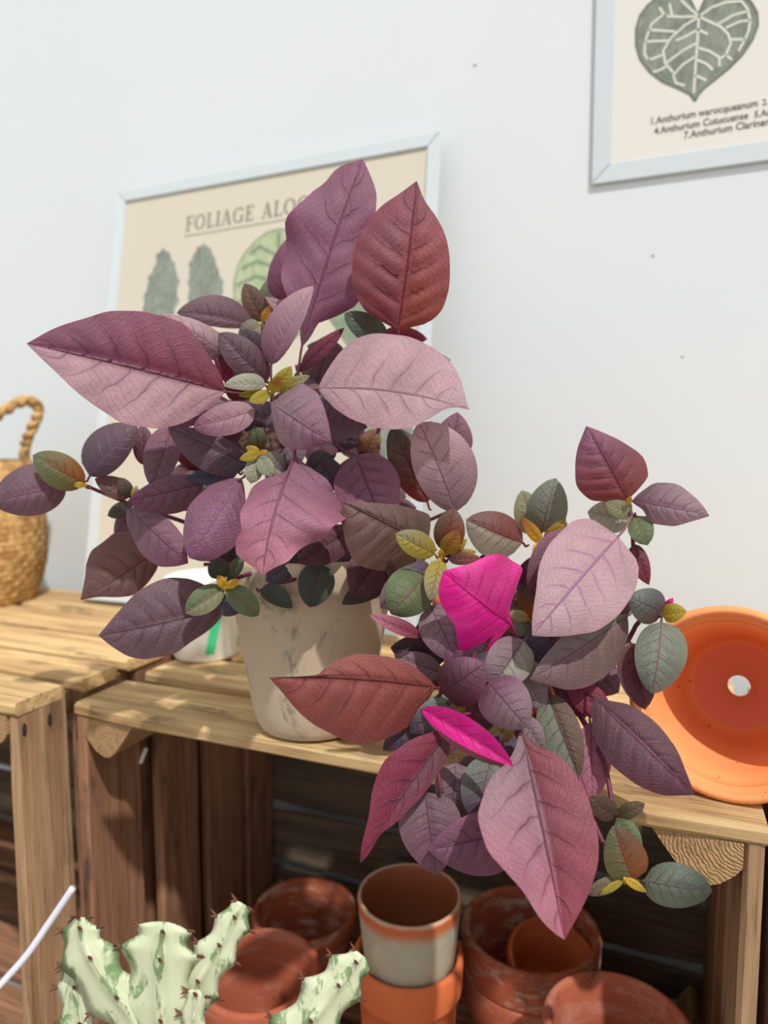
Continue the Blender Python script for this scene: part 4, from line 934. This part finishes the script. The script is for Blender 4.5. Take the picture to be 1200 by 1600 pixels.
lf((812, 1122), (850, 1172), 20, 16, .482, .475, 'GM', 'GM', prof=(.5, .6))
lf((800, 990), (872, 1040), 28, 28, .52, .51, 'SL', 'SL', prof=(.5, .5))
lf((812, 1030), (850, 1112), 26, 24, .508, .495, 'PG', 'GM', prof=(.5, .6), dz=.008)
lf((830, 968), (812, 912), 13, 13, .525, .515, 'OB', 'DG', prof=(.6, .5), dz=.004)
lf((826, 968), (796, 958), 9, 10, .52, .512, 'YG', 'PG', prof=(.6, .5), dz=.003)
lf((826, 972), (802, 992), 12, 12, .52, .512, 'DG', 'LG', prof=(.6, .5), dz=.003)
lf((790, 1090), (760, 1140), 20, 20, .495, .488, 'SL', 'SL', prof=(.5, .6))
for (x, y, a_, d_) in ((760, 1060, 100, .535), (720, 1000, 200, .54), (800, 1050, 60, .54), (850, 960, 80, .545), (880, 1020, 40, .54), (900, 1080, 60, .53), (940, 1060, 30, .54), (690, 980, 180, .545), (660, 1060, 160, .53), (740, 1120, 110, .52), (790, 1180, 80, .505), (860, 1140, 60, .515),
                       (900, 920, 300, .56), (640, 900, 210, .55), (760, 900, 250, .56), (830, 900, 290, .57), (960, 940, 320, .55), (700, 1150, 130, .505), (880, 1190, 70, .50), (740, 1220, 100, .492)):  # filler leaves, dark colours paint the shade between the outer ones
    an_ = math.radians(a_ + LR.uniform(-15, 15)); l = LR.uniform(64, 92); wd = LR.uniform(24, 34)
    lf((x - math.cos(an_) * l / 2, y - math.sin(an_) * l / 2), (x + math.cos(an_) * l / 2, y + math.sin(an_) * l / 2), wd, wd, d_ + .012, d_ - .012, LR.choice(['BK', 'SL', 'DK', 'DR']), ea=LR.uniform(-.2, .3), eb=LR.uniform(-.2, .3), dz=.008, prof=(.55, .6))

# ------------------------------------------------------------------ variegated euphorbia in front of the crates
def mat_cactus():
    t = NT('variegated_cactus_skin'); v = t.obj()
    ed = t.add('ShaderNodeAttribute', attribute_name='ridge').outputs['Fac']
    n = t.noise(t.mapping(v, (1, 1, .45)), 95, 4, .65, .6); m = t.noise(v, 30, 3); f = t.noise(v, 600, 2)
    c = t.mix(m, lin((214, 216, 186)), lin((188, 198, 158)))
    gsel = t.smooth(t.math('ADD', n, t.math('MULTIPLY', ed, .12)), .58, .68)
    c = t.mix(t.math('MULTIPLY', gsel, .8), c, lin((88, 128, 72)))
    c = t.mix(t.math('MULTIPLY', t.smooth(ed, .86, 1.0), t.smooth(m, .5, .66)), c, lin((176, 128, 104)))
    t.bump(f, .1, .0005); t.set(.42, .4, c)
    t.b.inputs['Subsurface Weight'].default_value = .15; t.b.inputs['Subsurface Radius'].default_value = (.004, .004, .002); t.b.inputs['Subsurface Scale'].default_value = .5
    return t.m
CACT = mat_cactus(); THORN = mat_plain('brown_thorn', (104, 66, 50), .6, .3, .2)
cb_ = P(270, 1700, .43)
cact = empty('potted_euphorbia', (cb_.x, cb_.y, 0)); tag(cact, 'pale green variegated spiny cactus at the lower left front', 'cactus')
CPZ = .20
vs, fs = lathe(pot_prof(.075, CPZ, .052, .03), 48); mesh_obj('pot', vs, fs, CLAY, cact)
vs, fs = disc(.0672, CPZ - .016, 6, 36, .002, .004); mesh_obj('soil', vs, fs, SOIL, cact)
def branch(stations, teeth, seed, front=.55, crest=0):
    """stations: (x, y, distance, left half width, right half width) along the axis; wings left/right/front/back with scalloped teeth"""
    rr = random.Random(seed)
    pts = [Vector((s[0], s[1], s[2])) for s in stations]; wl = [Vector((s[3], s[4], 0)) for s in stations]
    ax = smooth_path(pts, 10); ww = smooth_path(wl, 10); n = len(ax); NS = 24
    vs, fs, ridge, th = [], [], [], []
    phs = [rr.uniform(0, 1) for _ in range(4)]
    org = P(*ax[0])
    for i in range(n):
        q = i / (n - 1); a0 = ax[max(0, i - 1)]; a1 = ax[min(n - 1, i + 1)]
        dx, dy = a1.x - a0.x, a1.y - a0.y; l = math.hypot(dx, dy) or 1
        p_ = P(*ax[i]); nn = (CAM - p_).normalized(); s = RIGHT * (dy / l) - UP * (-dx / l)
        d_ = ax[i].z / F
        for k in range(NS):
            a = 2 * math.pi * k / NS
            cx, sy = math.cos(a), math.sin(a)
            wing = round(a / (math.pi / 2)) % 4
            base_w = (ww[i].x if wing == 0 else ww[i].y if wing == 2 else (ww[i].x + ww[i].y) / 2 * front)
            tt = (q * teeth + phs[wing]) % 1.0
            tooth = 1 - .34 * (1 - abs(2 * tt - 1) ** 1.5)
            al = abs(((a / (math.pi / 2)) - round(a / (math.pi / 2))) * 2)
            core = .30 * (ww[i].x + ww[i].y) / 2
            rad = core + (base_w * tooth - core) * (1 - al) ** 1.8
            endf = 1 - .55 * max(0, (q - .93) / .07) ** 2
            rad *= endf * d_
            pos = p_ + s * (cx * rad) + nn * (sy * rad)
            vs.append(pos - org); ridge.append((1 - al) ** 2)
            if k % (NS // 4) == 0 and wing in (0, 1, 2):
                t0 = ((i - 1) / (n - 1) * teeth + phs[wing]) % 1.0
                if i > 0 and tt < t0: th.append((pos - org, (s * cx + nn * sy).normalized()))
    for i in range(n - 1):
        for k in range(NS):
            l = (k + 1) % NS; fs.append((i * NS + k, i * NS + l, (i + 1) * NS + l, (i + 1) * NS + k))
    fs += [tuple(range(NS))[::-1], tuple(range((n - 1) * NS, n * NS))]
    o = mesh_obj('branch', vs, fs, CACT, cact, org - cact.location)
    at = o.data.attributes.new('ridge', 'FLOAT', 'POINT'); at.data.foreach_set('value', ridge)
    V_, F_ = [], []
    for (b_, dr) in th:
        for sg in (-1, 1):
            e = dr.cross(Vector((0, 0, 1))); e = e.normalized() if e.length > .1 else Vector((1, 0, 0))
            tip = b_ + dr * .0036 + (e * .4 + Vector((0, 0, .5))) * (sg * .0036)
            v, f = tube([b_ - dr * .001, b_.lerp(tip, .5), tip], [.0011, .0007, .0001], 5); o_ = len(V_); V_ += v; F_ += [tuple(x + o_ for x in ff) for ff in f]
    if V_: mesh_obj('thorns', V_, F_, THORN, o)['kind'] = 'stuff'
    return o
branch([(268, 1760, .434, 40, 40), (258, 1660, .430, 56, 56), (250, 1580, .428, 66, 68), (250, 1500, .426, 68, 66), (254, 1462, .425, 56, 54), (256, 1440, .424, 30, 30)], 4.2, 3)
branch([(236, 1660, .432, 34, 30), (205, 1590, .430, 46, 48), (160, 1530, .428, 54, 52), (132, 1478, .427, 48, 44), (124, 1446, .426, 30, 26), (122, 1434, .426, 16, 16)], 4.4, 5)
branch([(285, 1620, .434, 34, 34), (302, 1550, .432, 44, 42), (328, 1502, .430, 38, 40), (352, 1462, .430, 32, 36), (370, 1428, .430, 26, 28), (380, 1412, .430, 14, 16)], 4.0, 8)
branch([(150, 1760, .440, 34, 34), (132, 1640, .440, 36, 34), (120, 1570, .440, 36, 30), (114, 1524, .440, 26, 22), (112, 1508, .44, 12, 12)], 4.0, 11, .6)
branch([(330, 1780, .442, 30, 30), (410, 1690, .442, 50, 48), (470, 1615, .442, 56, 50), (518, 1555, .442, 52, 46), (550, 1512, .442, 38, 34), (566, 1492, .442, 20, 20)], 5.0, 14)
branch([(300, 1720, .425, 22, 22), (302, 1620, .423, 24, 24), (305, 1560, .421, 20, 20), (306, 1546, .421, 10, 10)], 3.0, 17, .8)
